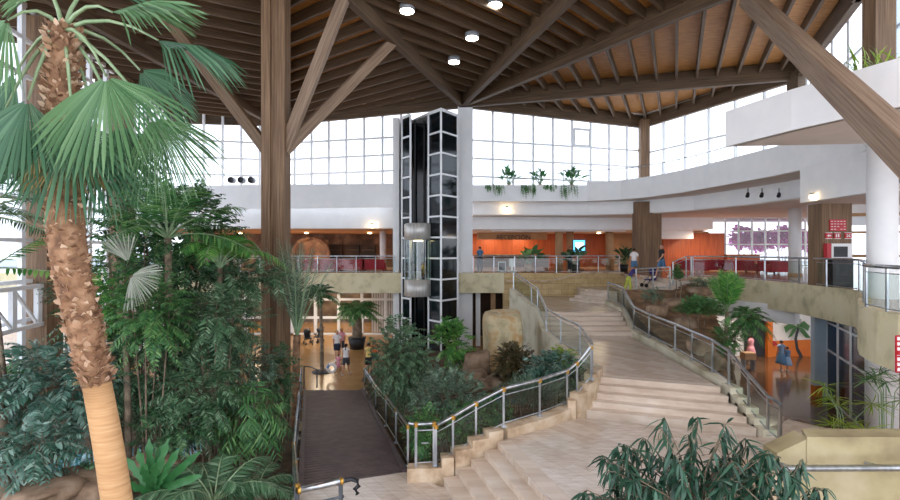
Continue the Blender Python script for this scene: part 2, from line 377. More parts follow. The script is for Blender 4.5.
# ================================================================ camera, sky
sc = bpy.context.scene
cd = bpy.data.cameras.new('camera'); cd.lens = 20; cd.sensor_width = 36; cd.clip_end = 400
cam = bpy.data.objects.new('camera', cd); C.objects.link(cam); cam.location = (0, 0, H); cam.rotation_euler = (PI/2, 0, 0); sc.camera = cam
w = bpy.data.worlds.new('sky'); sc.world = w; w.use_nodes = True
bg = w.node_tree.nodes['Background']; bg.inputs[0].default_value = lin('eef4ff'); bg.inputs[1].default_value = 1.25
sc.view_settings.view_transform = 'Standard'; sc.view_settings.look = 'None'; sc.view_settings.gamma = 1; sc.view_settings.exposure = 1.25
sc.cycles.max_bounces = 8; sc.cycles.transparent_max_bounces = 24; sc.cycles.use_denoising = True
sc.cycles.sample_clamp_indirect = 6
UF, L0, L1, L2, L3, L4 = 5.0, 1.1, 1.9, 2.7, 3.5, 4.14
def xy(v): return (v[0], v[1])
# ================================================================ floors
struct('floor', MB().box((0, 24, -.15), (70, 60, .3)), 'ochre')
struct('floor_lobby', MB().prism([(8.4, 13.8), (34, 13), (34, 31.5), (12.2, 31.5)], 0, .02), 'lobby')
# garden beds
def soil(name, poly, z, amp, seed, mat='soil'):
    n = 40; xs = [p[0] for p in poly]; ys = [p[1] for p in poly]; q = random.Random(seed)
    ph = [(q.uniform(.3, 1.4), q.uniform(.3, 1.4), q.uniform(0, 6)) for _ in range(6)]
    hh = lambda x, y: amp*sum(math.sin(a*x+b*y+c) for a, b, c in ph)/4
    mb = MB(); P = []
    x0, x1, y0, y1 = min(xs), max(xs), min(ys), max(ys)
    def inside(x, y):
        r = False; j = len(poly)-1
        for i in range(len(poly)):
            (a, b), (c, d) = poly[i], poly[j]
            if (b > y) != (d > y) and x < (c-a)*(y-b)/(d-b)+a: r = not r
            j = i
        return r
    idx = {}
    vs = []; fs = []
    zz = z if callable(z) else (lambda x, y: z)
    for i in range(n):
        for j in range(n):
            c = [(x0+(x1-x0)*(i+a)/n, y0+(y1-y0)*(j+b)/n) for a, b in ((0, 0), (1, 0), (1, 1), (0, 1))]
            if inside((c[0][0]+c[2][0])/2, (c[0][1]+c[2][1])/2):
                k = []
                for p in c:
                    if p not in idx: idx[p] = len(vs); vs.append((p[0], p[1], zz(*p)+hh(*p)))
                    k.append(idx[p])
                fs.append(k)
    return struct(name, MB().add(vs, fs), mat, True)
soil('ground_left_garden', [(-19, 5), (-3.0, 5), (-3.3, 11), (-5.3, 17.5), (-7.0, 23.5), (-18, 23.5)], .28, .12, 1)
soil('ground_center_garden', [(-1.0, 12.3), (1.2, 12.9), (3.2, 14.2), (3.9, 15), (3.9, 30), (-3.2, 30), (-4.1, 23.4)], .45, .1, 2)
# raised entrance level and marble landings
struct('floor_entrance', MB().prism([xy(G(301, 488, L0)), xy(G(405, 472, L0)), xy(G(441, 487, L0)), (.3, 11.6), (1.3, 9), (3, 4), (-4, 4)], .3, L0), 'marble')
e1 = [xy(G(498, 442, L1)), xy(G(578, 418, L1)), xy(G(758, 437, L1)), (9.2, 13.6), (10.3, 12.2), (10.3, 4.5), (3.0, 4.5), xy(G(548, 500, L1))]
struct('floor_lower_landing', MB().prism(e1, .3, L1), 'marble')
e2 = [xy(G(600, 377, L2)), xy(G(720, 387, L2)), xy(G(633, 338, L2)), (8.2, 24), (4.3, 24), (4.3, 17)]
struct('floor_middle_landing', MB().prism(e2, .3, L2), 'marble')
e3 = [(4.3, 24.07), (8.3, 24.07), (9.1, 27.0), (9.3, 32.3), (4.3, 32.3)]
struct('floor_upper_landing', MB().prism(e3, .3, L3), 'marble')
struct('floor_top_landing', MB().prism([(8.2, 30.4), (9.45, 28.15), (9.2, 25.2), (11.2, 25.2), (11.2, 32.3), (8.2, 32.3)], 0, L4), 'marble')
# stair flights: a thing each, every tread a part
def flight(label, lo, hi, z0, z1, n, back=.6):
    # lo / hi: (left, right) plan ends of the first and last nosing line
    t = thing('stair_flight', label, 'stairs', (*lo[0], z0)); r = (z1-z0)/n
    for i in range(n):
        k = i/(n-1)
        a = Vector(lo[0]).lerp(Vector(hi[0]), k); b = Vector(lo[1]).lerp(Vector(hi[1]), k)
        k2 = (i+1)/(n-1)
        c = Vector(lo[0]).lerp(Vector(hi[0]), k2); d = Vector(lo[1]).lerp(Vector(hi[1]), k2)
        a2 = a+(a-c)*.06; b2 = b+(b-d)*.06
        a1 = a+(a-c)*.03; b1 = b+(b-d)*.03
        mb = MB().prism([a1, b1, d, c], z0-.3, z0+r*(i+1)-.04).prism([a2, b2, d, c], z0+r*(i+1)-.04, z0+r*(i+1)+.002)
        obj('tread', mb, 'step', t)
    return t
flight('wide marble steps beside the wooden ramp, lowest of the staircase', (xy(G(444, 477.5, 1.26)), (1.0, 7.5)), (xy(G(498, 442, L1)), (2.35, 7.5)), L0, L1, 5)
flight('wide pale marble stair flight in the middle, just above the lower landing', (xy(G(578, 409, 2.06)), xy(G(756, 428, 2.06))), (xy(G(600, 377, L2)), xy(G(720, 387, L2))), L1, L2, 5)
flight('marble stair flight above the long middle landing', ((4.36, 22.2), (8.1, 22.2)), ((4.36, 24.07), (8.2, 24.07)), L2, L3, 5)
flight('short angled marble flight against the sandstone block wall', (xy(G(569.6, 298, 3.66)), xy(G(617, 302, 3.66))), (xy(G(585, 289, L4)), xy(G(617, 292, L4))), L3, L4, 4)
flight('marble steps turning up to the gallery where a person pushes a stroller', ((10.1, 29.5), (10.1, 25.2)), ((11.2, 29.5), (11.2, 25.2)), L4, UF, 5)
flight('dark marble steps going down to the lobby beyond the stair railing', ((10.6, 17.6), (12.7, 17.6)), ((8.9, 13.6), (12.2, 12.9)), 0, L1-.16, 11)
# kerbs
kz = lambda p, z: (p[0], p[1], z)
def kerb(name, pts, h, t, z0, mat='stonekerb'):
    return struct(name, MB().strip([p[:2] for p in pts], z0, [p[2]+h for p in pts], t), mat)
lk = [kz(G(407.5, 466, 1.42), 1.42), kz(G(442, 465.5, 1.42), 1.42)]
kerb('trim_1', lk, 0, .32, 0)
st = MB()
stp = [(G(441, 462, 1.5), 1.5), (G(453, 455, 1.65), 1.65), (G(470, 446, 1.8), 1.8), (G(486, 436, 1.98), 1.98), (G(500, 428, 2.12), 2.12)]
for i in range(4):
    a, b = stp[i][0], stp[i+1][0]; st.strip([a[:2], b[:2]], 0, stp[i+1][1], .34)
struct('trim_2', st, 'stonekerb')
kp = [(503.6, 427, 2.12), (525, 421, 2.14), (540, 417, 2.15), (556, 411, 2.17), (567, 406, 2.2)]
kerb('trim_3', [G(a, b, z) for a, b, z in kp], 0, .36, 0)
st = MB(); kq = [G(567, 406, 2.2), G(575, 399, 2.4), G(583, 390, 2.56), G(590, 381, 2.74), G(597, 366, 2.95)]
for i in range(4): st.strip([kq[i][:2], kq[i+1][:2]], 0, kq[i+1][2], .34)
struct('trim_4', st, 'stonekerb')
sidepts = [(4.45, 15.3), (4.2, 18), (4.15, 22), (4.2, 24.2), (4.1, 26), (3.5, 28.5)]
struct('wall_stair_side', MB().strip(sidepts, 0, [2.95, 2.92, 2.95, 3.7, 3.75, 4.3], .25), 'stairside')
rk = [G(693, 354, 2.85), G(718.6, 372, 2.8)]
kr = [(8.75, 27.9, 3.72), (8.55, 24.7, 3.65), (8.25, 22.5, 2.95), (8.1, 18, 2.86), (7.85, 15, 2.82), (7.82, 14.2, 2.75)]
struct('trim_5', MB().strip([p[:2] for p in kr], .3, [p[2] for p in kr], .3), 'stairside')
st = MB()
for i in range(5): st.box((7.85, 14.05-.36*i-.1, (2.72-.16*i)/2+.15), (.34, .5, 2.72-.16*i-.3))
struct('trim_6', st, 'stairside')
# ================================================================ upper floor slabs
UFP = [(-30, 32.5), (11.1, 32.5), (11.2, 29.5), (11.2, 25.2), (12.6, 26.6), (13.6, 28), (14.8, 25.9), (15.4, 22), (15.1, 20), (14.7, 17.9), (12.6, 15.2), (11.2, 13.6), (10.75, 12.9), (10.5, 12.2), (10.3, 11.5), (10.6, 10), (12, 8), (45, 8), (45, 52), (-30, 52)]
struct('floor_upper', MB().prism(UFP, UF-.12, UF), 'ufloor')
struct('ceiling_lower', MB().prism([(p[0]+(.3 if p[0] > 9 else 0), p[1]+.25) for p in UFP], 3.95, UF-.13), 'soffit')
struct('trim_fascia_back', MB().strip([(-30, 32.45), (3.5, 32.45)], 3.72, UF+.02, .3), 'stucco')
fr = [(13.4, 28), (14.4, 26.6), (14.8, 25.9), (15.2, 24), (15.4, 22), (15.1, 20), (14.7, 17.9), (13.8, 16.6), (12.6, 15.2), (11.6, 14.0), (11.0, 13.2), (10.75, 12.7), (10.5, 12.1), (10.35, 11.4), (10.6, 10), (12, 8)]
struct('trim_fascia_right', MB().strip(fr, 3.72, UF+.03, .3), 'stucco', False)
struct('wall_sandstone', MB().box((7.4, 32.6, 2.5), (7.9, .35, 5.0)), 'brickwall')
struct('trim_coping', MB().strip([(3.6, 32.3), (6.4, 32.3), (8.6, 32.3), (11.2, 32.3)], [4.45, 4.45, 4.98, 4.98], [4.55, 4.55, 5.08, 5.08], .3), 'stonekerb')
# ================================================================ third level: parapets, soffits
P3 = [(9.2, 33.6), (11.2, 32.6), (12.4, 31), (13.3, 28.5), (13.9, 25.5), (14.4, 22.2), (14.6, 19.5), (14.3, 17.6), (13.6, 16.1), (12.9, 15.5)]
struct('wall_gallery_parapet', MB().strip(P3, 9.78, 11.05, .22), 'white', False)
struct('wall_planter_front', MB().strip([(1.45, 33.6), (9.2, 33.6)], 9.76, 10.85, .25), 'white')
PR = [(12.9, 15.5), (8.9, 16.0), (9.5, 13.8), (10.05, 12.4), (10.4, 11.6), (10.9, 10.4), (11.2, 9), (11.2, 7)]
struct('wall_prow_parapet', MB().strip(PR[1:], 9.8, 10.92, .22), 'white')
struct('ceiling_gallery', MB().prism(P3+[(8.95, 15.95)]+PR[2:]+[(30, 7), (30, 50), (1.45, 50), (1.45, 33.7)], 9.8, 10.05), 'soffit')
# inner ring beams under the gallery and the ceiling over the upper floor
ib = [(1.6, 34.8), (9.6, 34.8), (13, 33.4), (15, 30.5), (16.2, 26), (16.6, 22), (16.6, 19.2)]
struct('trim_ring_beam', MB().strip(ib, 8.95, 9.8, .35), 'white')
ib2 = [(1.6, 36.4), (9, 37), (14, 37.5), (19.4, 37)]
struct('trim_second_beam', MB().strip(ib2, 8.0, 8.95, .3), 'white')
struct('ceiling_between_beams', MB().prism([(1.6, 34.8), (9.6, 34.8), (13, 33.4), (15, 30.5), (16.2, 26), (16.6, 22), (16.6, 19.2), (30, 17), (30, 37), (19, 37), (14, 37.5), (9, 37), (1.6, 36.5)], 8.9, 9.05), 'soffit')
struct('ceiling_back_hall', MB().prism([(1.6, 36.5), (9, 37.1), (14, 37.6), (19.4, 37.1), (23.5, 52), (1.6, 52)], 8.0, 8.15), 'soffit')
struct('ceiling_right_hall', MB().prism([(19.4, 37), (45, 37), (45, 52), (23.5, 52)], 9.4, 9.55), 'soffit')
struct('trim_ceiling_box', MB().box((16.6, 38.6, 7.75), (3.6, 1.6, .8)), 'white')
struct('wall_right_beam', MB().strip([(14.3, 20.2), (13.95, 16.2)], 8.4, 9.8, .3), 'white')
struct('ceiling_right_soffit', MB().prism([(14.4, 20.2), (14.05, 16.2), (20, 16), (20, 20.2)], 8.4, 8.5), 'soffit')
# curved bulkhead over the reception
cb = [(3.2, 38), (4.2, 37.6), (6, 38.6), (8, 38.2), (10.5, 37.8), (13.5, 38.6)]
struct('trim_bulkhead', MB().strip(cb, 7.9, 8.6, .3), 'white')
# back left: two white bands and the cafe ceiling
struct('wall_back_band', MB().strip([(-24, 35.5), (-13.6, 34.2), (-3.7, 33.6)], 9.35, 10.95, .3), 'white')
struct('wall_back_lower_band', MB().strip([(-24, 36), (-13.6, 35.0), (-4.9, 34.7)], 8.0, 9.4, .3), 'white')
struct('wall_back_band_pier', MB().box((-4.4, 34.7, 8.7), (1.0, .5, 1.4)), 'white')
struct('ceiling_cafe', MB().prism([(-24, 36), (-13.6, 35.2), (-3.7, 34.9), (-3.7, 50), (-24, 50)], 7.95, 8.1), 'tan')
# lift piers
struct('wall_lift_pier_right', MB().box((1.0, 33.6, 8.0), (.98, 1.3, 16.0)), 'white')
struct('wall_lift_pier_left', MB().box((-3.55, 33.3, 7.6), (.42, .8, 15.2)), 'white')
struct('wall_lift_back', MB().box((-1.3, 34.3, 7.6), (4.2, .25, 15.2)), 'black')
# ================================================================ glazed walls
def window(idx, a, b, z0, z1, nx, zs, fw=.12, mat='whitemetal', glassm='winglass'):
    a, b = Vector((a[0], a[1], 0)), Vector((b[0], b[1], 0)); zt = z1 if isinstance(z1, (list, tuple)) else (z1, z1)
    fr = MB()
    for i in range(nx+1):
        p = a.lerp(b, i/nx); zz = zt[0]+(zt[1]-zt[0])*i/nx
        fr.bar((p.x, p.y, z0), (p.x, p.y, zz), fw, fw)
    for z in zs: fr.bar((a.x, a.y, z), (b.x, b.y, z), fw*.8, fw*.8)
    fr.bar((a.x, a.y, z0), (b.x, b.y, z0), fw, fw); fr.bar((a.x, a.y, zt[0]), (b.x, b.y, zt[1]), fw, fw)
    root = obj('window_%d' % idx, fr, mat); root['kind'] = 'structure'
    gm = MB().add([(a.x, a.y, z0), (b.x, b.y, z0), (b.x, b.y, zt[1]), (a.x, a.y, zt[0])], [(0, 1, 2, 3)])
    obj('window_pane', gm, glassm, root)
    return root
rows = lambda z0, z1, d: [z0+d*k for k in range(1, int((z1-z0)/d)+1)]
window(1, (-13.1, 38.1), (-3.5, 35.8), 10.9, 16.9, 7, [12.2, 13.35, 14.6], .17)
window(2, (-20.8, 36.5), (-13.1, 38.1), 10.9, 16.9, 6, [12.1, 13.35, 14.6], .16)
wf = window(3, (1.5, 34.6), (14.9, 38.4), 10.6, 16.9, 9, [11.6, 12.85, 14.1], .16)
p = Vector((1.5, 34.6, 0)).lerp(Vector((14.9, 38.4, 0)), 5.5/9)
sash = MB()
for dz in (-.6, .6): sash.bar((p.x-.62, p.y-.35, 14.75+dz), (p.x+.62, p.y+.0, 14.75+dz), .16, .16)
for dx in (-.62, .62): sash.bar((p.x+dx, p.y-.17+dx*.28, 14.1), (p.x+dx, p.y-.17+dx*.28, 15.4), .16, .16)
obj('window_sash', sash, 'whitemetal', wf)
window(4, (14.9, 38.4), (19.6, 28.2), 10.0, 16.9, 6, [11.6, 13.9], .16)
window(5, (19.6, 28.2), (15.2, 17.2), 10.0, 16.9, 6, [11.6, 13.0, 14.4], .14)
window(6, (15.1, 16.9), (12.4, 9.0), 10.0, 17, 6, [12, 14], .14)
struct('wall_right_sill', MB().strip([(1.5, 34.5), (14.9, 38.3)], 10.0, 10.7, .3), 'white')
# left facade
FA, FB = Vector((-20.8, 36.5, 0)), Vector((-15.0, 8, 0))
window(7, FA, FB, 0, 16.6, 16, [2, 3.6, 5.2, 6.9, 8.6, 10.3, 12, 13.7, 15.2], .2)
truss = MB()
for k in range(3):
    p = FA.lerp(FB, .50+.055*k); q = FA.lerp(FB, .50+.055*(k+1)); o = Vector((.45, .1, 0))
    for z in (3.4, 5.0): truss.bar(p+o+Vector((0, 0, z)), q+o+Vector((0, 0, z)), .16, .16)
    truss.bar(q+o+Vector((0, 0, 3.4)), q+o+Vector((0, 0, 5.0)), .2, .2); truss.bar(p+o+Vector((0, 0, 3.4)), q+o+Vector((0, 0, 5.0)), .1, .1)
obj('window_truss', truss, 'whitemetal', bpy.data.objects['window_7'])
# ================================================================ roof
V0 = Vector((.8, 33, 0)); hb = 15.9
ends = {'a': (-9.6, 2), 'b': (9.2, 2), 'c': (20.4, 4), 'd': (19.4, 27.6), 'e': (14.9, 38.6), 'l': (-13.4, 38.0)}
lab = {'a': 'dark', 'b': 'dark', 'c': 'dark', 'd': 'dark', 'e': 'dark', 'l': 'dark'}
def rbeam(p, q, h=1.0, w=.32, z=hb, mat='darkwood'):
    o = beam('roof_beam', (p[0], p[1], z+h/2), (q[0], q[1], z+h/2), w, h, mat); o['kind'] = 'structure'; return o
for k in 'abcde': rbeam(V0, ends[k])
rbeam((1.2, 33), (-13.4, 38.0), .9)
rbeam((14.9, 38.6), (19.4, 27.6), .9); rbeam((19.4, 28), (14.9, 17.6), .9); rbeam((15.4, 19), (12.0, 8.5), .9)
rbeam((-13.4, 38), (-15.05, 21.5)); rbeam((-15.05, 21.5), (-17, 2)); rbeam((-5.2, 15), (-13.4, 38.0), .8)
rbeam((-13.4, 38.0), (-21, 37.0), .8)
struct('trim_beam_bracket', MB().box((19.2, 27.4, 15.7), (.9, .9, 1.1)), 'darkwood')
cl = struct('ceiling', MB().prism([(-23, -1), (12.2, -1), (12.2, 8.6), (15.6, 18), (20, 28.4), (15.1, 38.7), (1.5, 34.8), (-3.4, 36), (-13.1, 38.3), (-21, 36.7)], 16.95, 17.1), 'ply')
def clip(poly, p, d):
    ts = []
    for i in range(len(poly)):
        a = Vector(poly[i]); b = Vector(poly[(i+1) % len(poly)]); e = b-a
        den = d.x*e.y-d.y*e.x
        if abs(den) < 1e-9: continue
        r = a-p; u = (r.x*d.y-r.y*d.x)/den
        if 0 <= u < 1: ts.append((r.x*e.y-r.y*e.x)/den)
    ts.sort(); return (p+d*ts[0], p+d*ts[-1]) if len(ts) > 1 else None
def purlins(poly, d, p0, sp, nr):
    d = Vector(d).normalized(); nn = Vector((-d.y, d.x))
    for k in range(*nr):
        s = clip(poly, Vector(p0)+nn*sp*k, d)
        if s and (s[1]-s[0]).length > .5:
            beam('purlin', (*s[0], 16.68), (*s[1], 16.68), .13, .5, 'darkwood', cl)
v0 = (.8, 33)
purlins([v0, (-5.2, 15), (-13.4, 38)], (.8, -.6), (-3.3, 22.2), 1.12, (-13, 13))
purlins([(-13.4, 38), (-5.2, 15), (-9.6, 2), (-17, 2), (-15.05, 21.5)], (2.9, 1.6), (-8.8, 23.2), 1.2, (-12, 18))
purlins([v0, ends['a'], ends['b']], (.75, .66), (-3.0, 21.6), .95, (-14, 14))
purlins([v0, ends['b'], ends['c']], (.7, .72), (4.73, 21.5), .86, (-20, 14))
purlins([v0, ends['c'], (15.4, 19), ends['d']], (.41, .91), (10.7, 21), 1.06, (-9, 11))
purlins([v0, ends['d'], ends['e']], (.41, .91), (10.7, 21), 1.06, (-9, 11))
purlins([(-13.4, 38), (-15.05, 21.5), (-17, 2), (-21.5, 2), (-21.2, 37)], (2.6, 1.3), (-15, 22), 1.1, (-15, 18))
# ================================================================ timber columns, white columns
t = thing('timber_column', 'tall brown timber column at the left, carrying slanting roof struts', 'column', (-6.62, 19, 0))
mb = MB().box((-6.88, 19, 8.4), (.34, .7, 16.8)).box((-6.34, 19, 8.4), (.34, .7, 16.8)); obj('post', mb, 'woodz', t)
obj('post_core', MB().box((-6.61, 19.02, 8.4), (.24, .56, 16.8)), 'woodz', t)
z0 = 10.25
for q in ((-3.9, 18.9, 16.3), (-2.62, 23.0, 16.1), (-11.9, 20.2, 16.5), (-11.5, 33.2, 16.4)):
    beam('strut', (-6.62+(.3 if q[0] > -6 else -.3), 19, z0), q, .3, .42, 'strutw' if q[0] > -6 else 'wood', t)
t = thing('timber_column', 'square timber column on the upper floor behind the stroller, in the middle', 'column', (13.1, 33.3, UF))
t.location = (13.1, 33.3, UF); ORIG[t.name] = Vector(t.location)
obj('post', MB().box((13.1, 33.3, 7.35), (1.65, .8, 4.7)), 'woodz', t)
t = thing('timber_column', 'broad timber column with red signs and a white screen machine', 'column', (W(830, 0, 20.5).x, 20.8, UF))
cxw = W(830, 0, 20.5).x
obj('post', MB().box((15.75, 20.75, 6.7), (1.22, .8, 3.4)), 'woodz', t)
t = thing('timber_post', 'slim timber post at the corner of the clerestory windows, right of centre', 'column', (14.7, 38, 9.9))
obj('post', MB().box((14.75, 38.0, 13.2), (.7, .5, 6.4)), 'woodz', t)
t = thing('timber_post', 'timber post beside the windows at the top right corner', 'column', (13.6, 15.6, 10.0))
obj('post', MB().box((13.12, 15.3, 14), (.62, .5, 8.0)), 'woodz', t)
obj('glazing_edge', MB().box((13.55, 15.3, 14), (.12, .4, 8.0)), 'winglass', t)
for i, (fr_, la) in enumerate(((.525, 'thick brown timber post by the left windows, half hidden by the shaggy palm'), (.27, 'brown timber post of the left window wall, behind the dense shrubs'))):
    p = FA.lerp(FB, fr_)+Vector((.25, 0, 0))
    t = thing('timber_post', la, 'column', (p.x, p.y, 0)); obj('post', MB().box((p.x, p.y, 8.2), (1.0, .9, 16.4)), 'woodz', t)
q1, q2 = W(874, 120, 9.6), W(750, 0, 17.4)
o = beam('roof_strut', q1-(q2-q1)*.22, q2+(q2-q1)*.06, .4, .58, 'strutw'); tag(o, 'massive slanting timber strut crossing in front of the white balcony', 'beam')
def roundcol(label, x, y, z0, z1, r, grp=None):
    t = thing('round_column', label, 'column', (x, y, z0), grp)
    obj('shaft', MB().lathe([(r, z0), (r, z1)], (x, y, 0), 28), 'white', t, True)
    obj('base_ring', MB().lathe([(r*1.12, z0), (r*1.12, z0+.12), (r, z0+.16)], (x, y, 0), 28), 'tan', t); return t
roundcol('tall white round column carrying the balcony on the right', 13.4, 15.5, 0, 9.8, .39)
roundcol('white round column between the red sofas and the signposted timber column', W(795, 0, 29).x, 29, UF, 9, .33)
roundcol('slim white column in the cafe, left of the glass lift', W(383, 0, 38).x, 38, UF, 8, .24)
for px_, Z_, la in ((559, 38.5, 'tan column left of the blue screen in the reception hall'), (570, 40.5, 'tan column directly behind the blue screen stand'), (609.5, 39, 'tan column halfway between the blue screen and the timber column')):
    x = W(px_, 0, Z_).x; t = thing('round_column', la, 'column', (x, Z_, UF)); obj('shaft', MB().lathe([(.3, UF), (.3, 8.0)], (x, Z_, 0), 20), 'tan', t, True)
# ================================================================ upper floor rooms
struct('wall_reception', MB().box((W(520, 0, 46).x, 46, 6.5), (12, .2, 3)), 'orange')
struct('trim_reception_fascia', MB().box((W(512, 0, 43).x, 43, 7.7), (6.0, .3, .62)), 'tan')
struct('wall_back_center', MB().box((W(600, 0, 46.5).x, 46.5, 6.6), (14, .2, 3.2)), 'orange')
struct('wall_orange_partition', MB().box((W(693, 0, 40).x, 40, 6.85), (4.9, .25, 2.0)), 'orange')
struct('wall_orange_partition_base', MB().box((W(693, 0, 40).x, 40.05, 5.45), (4.9, .2, .9)), 'orange')
struct('wall_behind_partition', MB().box((19, 45.5, 6.6), (9, .2, 3.2)), 'tan')
struct('wall_cafe_back', MB().box((-14, 46, 6.6), (21, .2, 3.2)), 'cafe')
struct('wall_cafe_side', MB().box((-3.4, 41, 6.6), (.2, 10, 3.2)), 'cafe')
window(8, (24.5, 44.5), (34.0, 44.5), UF+.1, 9.4, 8, [5.9, 7.0, 8.2], .13, 'whitemetal')
window(9, (19.5, 26), (30, 22), UF+1.2, 8.3, 5, [7.4], .16, 'tan')
struct('wall_far_right', MB().box((24, 26.5, 8.6), (10, .2, 1.6)), 'white')
# ground-level rooms under the upper floor
window(10, (-30, 38.5), (-3.2, 38.5), 0, 3.9, 15, [1.3, 2.7], .22)
struct('wall_shop_back', MB().box((-16, 45, 2), (28, .2, 4)), 'shopwall')
struct('wall_center_back', MB().box((2, 38, 2), (6, .2, 4)), 'darkint')
for i, px_ in enumerate((478, 493, 505)):
    struct('trim_center_post', MB().box((W(px_, 0, 34).x, 34, 1.9), (.3, .3, 3.8)), 'tan' if i else 'white')
struct('wall_under_stone', MB().box((7.2, 33.6, 1.9), (7, .2, 3.8)), 'stucco')
# lobby
ml = W(752, 0, 30.6).x; mr = 30
struct('wall_lobby_back', MB().box(((ml+mr)/2-1.2, 30.7, 2), (mr-ml+4, .2, 4)), 'white')
struct('wall_lobby_dado', MB().strip([(ml+.7, 30.52), (20, 30.5), (24, 30.52)], 0, [.95, .95, 1.1], .1), 'orangepaint')
struct('wall_lobby_door_side', MB().box((ml+.9, 30.4, 1.5), (.3, .3, 3.0)), 'orangepaint')
struct('door_1', MB().box((ml+.1, 30.5, 1.35), (1.2, .15, 2.7)), 'black')
struct('wall_lobby_side', MB().box((12.2, 29.5, 2), (.3, 3.4, 4)), 'stairside')
struct('trim_lobby_beam', MB().strip([(13.2, 27.2), (15.9, 22.9)], 3.1, 3.95, .5), 'white')
struct('trim_lobby_pillar', MB().box((16.45, 22.3, 1.95), (.55, .25, 3.9)), 'bluew')
struct('trim_pillar_foot', MB().box((16.3, 22.25, .25), (.3, .3, .46)), 'orangepaint')
window(11, (16.75, 22.2), (14.1, 16.2), 0.02, 3.9, 4, [2.1, 3.3], .1, 'whitemetal', 'blueglass')
# plinth wall lower right with its own handrail
NW = struct('wall_near_plinth', MB().prism([(6.1, 8.55), (12, 8.55), (12, 8.95), (6.3, 8.95)], L0, 3.3), 'plinth')
struct('wall_near_plinth_slope', MB().strip([(5.6, 8.75), (6.15, 8.75)], L0, [3.02, 3.28], .38), 'plinth')
struct('wall_near_plinth_end', MB().prism([(5.0, 8.5), (5.6, 8.5), (5.62, 8.95), (5.1, 8.95)], L0, 2.75), 'stonekerb')
struct('floor_outside', MB().box((0, 75, 4.7), (160, 46, .2)), 'grey')
# ================================================================ railings
def railing(label, pts, h=1.0, per=None, glassy=True, r=.035, brass=False, cat='railing', lean=0, clear=.1, grp=None, mid=True, name='railing'):
    pts = [Vector(p) for p in pts]; t = thing(name, label, cat, pts[0], grp); up = Vector((0, 0, h))
    P = []
    for i in range(len(pts)-1):
        n = per[i] if per else 1
        for k in range(n): P.append(pts[i].lerp(pts[i+1], k/n))
    P.append(pts[-1])
    obj('handrail', MB().tube([p+up for p in pts], r, 10), 'steel', t, True)
    for p in P:
        po = obj('post', MB().box((p.x, p.y, p.z+h/2), (.05, .05, h)).box((p.x, p.y, p.z+.01), (.13, .13, .02)), 'steel', t)
        if brass: obj('bracket', MB().lathe([(r*1.35, 0), (r*1.35, .1)], (p.x, p.y, p.z+h-.07), 10), 'brass', po)
    if mid:
        u = Vector((0, 0, clear)); v = Vector((0, 0, h-.16))
        obj('lower_rail', MB().tube([p+u for p in pts], .018, 6), 'steel', t, True)
        obj('upper_rail', MB().tube([p+v for p in pts], .014, 6), 'steel', t, True)
    if glassy:
        for a, b in zip(P, P[1:]):
            d = (b-a)*.04; a2, b2 = a+d, b-d
            obj('glass_panel', MB().add([a2+Vector((0, 0, clear)), b2+Vector((0, 0, clear)), b2+Vector((0, 0, h-.17)), a2+Vector((0, 0, h-.17))], [(0, 1, 2, 3)]), 'railglass', t)
    return t
dz = lambda v, z: Vector((v.x, v.y, v.z+z))
# wooden ramp
a, b, c, d = G(305, 390, .06), G(362, 390, .06), G(405, 472, L0), G(301, 488, L0)
t = thing('wooden_ramp', 'dark brown boarded ramp between the left garden and the planted bed', 'ramp', (a.x, a.y, 0))
mb = MB(); N = 62
for i in range(N):
    k0, k1 = (i+.06)/N, (i+.94)/N
    q = [a.lerp(d, k0), b.lerp(c, k0), b.lerp(c, k1), a.lerp(d, k1)]
    mb.add([v-Vector((0, 0, .05)) for v in q]+q, [(3, 2, 1, 0), (4, 5, 6, 7), (0, 1, 5, 4), (1, 2, 6, 5), (2, 3, 7, 6), (3, 0, 4, 7)])
obj('decking', mb, 'deckw', t)
for p, q in ((a, d), (b, c)):
    obj('side_beam', MB().bar(p-Vector((0, 0, .1)), q-Vector((0, 0, .1)), .12, .34), 'deckw', t)
obj('sub_frame', MB().add([v-Vector((0, 0, .07)) for v in (a, b, c, d)]+[Vector((v.x, v.y, -.02)) for v in (a, b, c, d)], [(0, 1, 2, 3), (0, 4, 5, 1), (1, 5, 6, 2), (2, 6, 7, 3), (3, 7, 4, 0)]), 'black', t)
out = Vector((-.08, 0, 0))
railing('steel glass railing along the left side of the wooden ramp', [dz(G(303.5, 390, .06), 0)+out, G(301, 488, L0)+out*2, Vector((-2.85, 9.35, L0))], 1.0, [6, 2], brass=True)
railing('steel railing along the right side of the wooden ramp beside the shrubs', [G(364.5, 390, .06), G(375.6, 412, .3), G(386, 426, .52), G(396, 443, .78), G(408, 466, 1.12)], 1.0, brass=True)
t = thing('railing', 'short black hooked railing at the far left end of the wooden ramp', 'railing', a)
p, q = G(304, 389, .05), G(317, 388, .05)
obj('handrail', MB().tube([dz(p, 1.05), dz(p.lerp(q, .55), 1.0), dz(q, .85), dz(q, .6)], .03, 8), 'darksteel', t, True)
for v, h in ((p, 1.05), (q, .85)): obj('post', MB().box((v.x, v.y, v.z+h/2), (.05, .05, h)), 'darksteel', t)
t = thing('railing', 'near steel railing with brass bands and a black hooked end, bottom left', 'railing', (-2.8, 9.2, L0))
p, q = W(296, 491, 9.17), W(344, 480.5, 9.5)
obj('handrail', MB().tube([p, q], .06, 12), 'steel', t, True)
for k in (.06, .94): v = p.lerp(q, k); obj('bracket', MB().tube([v-(q-p)*.035, v+(q-p)*.035], .068, 12), 'brass', t, True)
obj('hook', MB().tube([q, W(352, 479, 9.5), W(357.5, 481, 9.5), W(358.5, 486, 9.5), W(355, 489, 9.5), W(357.5, 494, 9.5)], .045, 8), 'black', t, True)
for k in (.02, .93): v = p.lerp(q, k); obj('post', MB().box((v.x, v.y, (v.z+L0)/2), (.07, .07, v.z-L0)), 'darksteel', t)
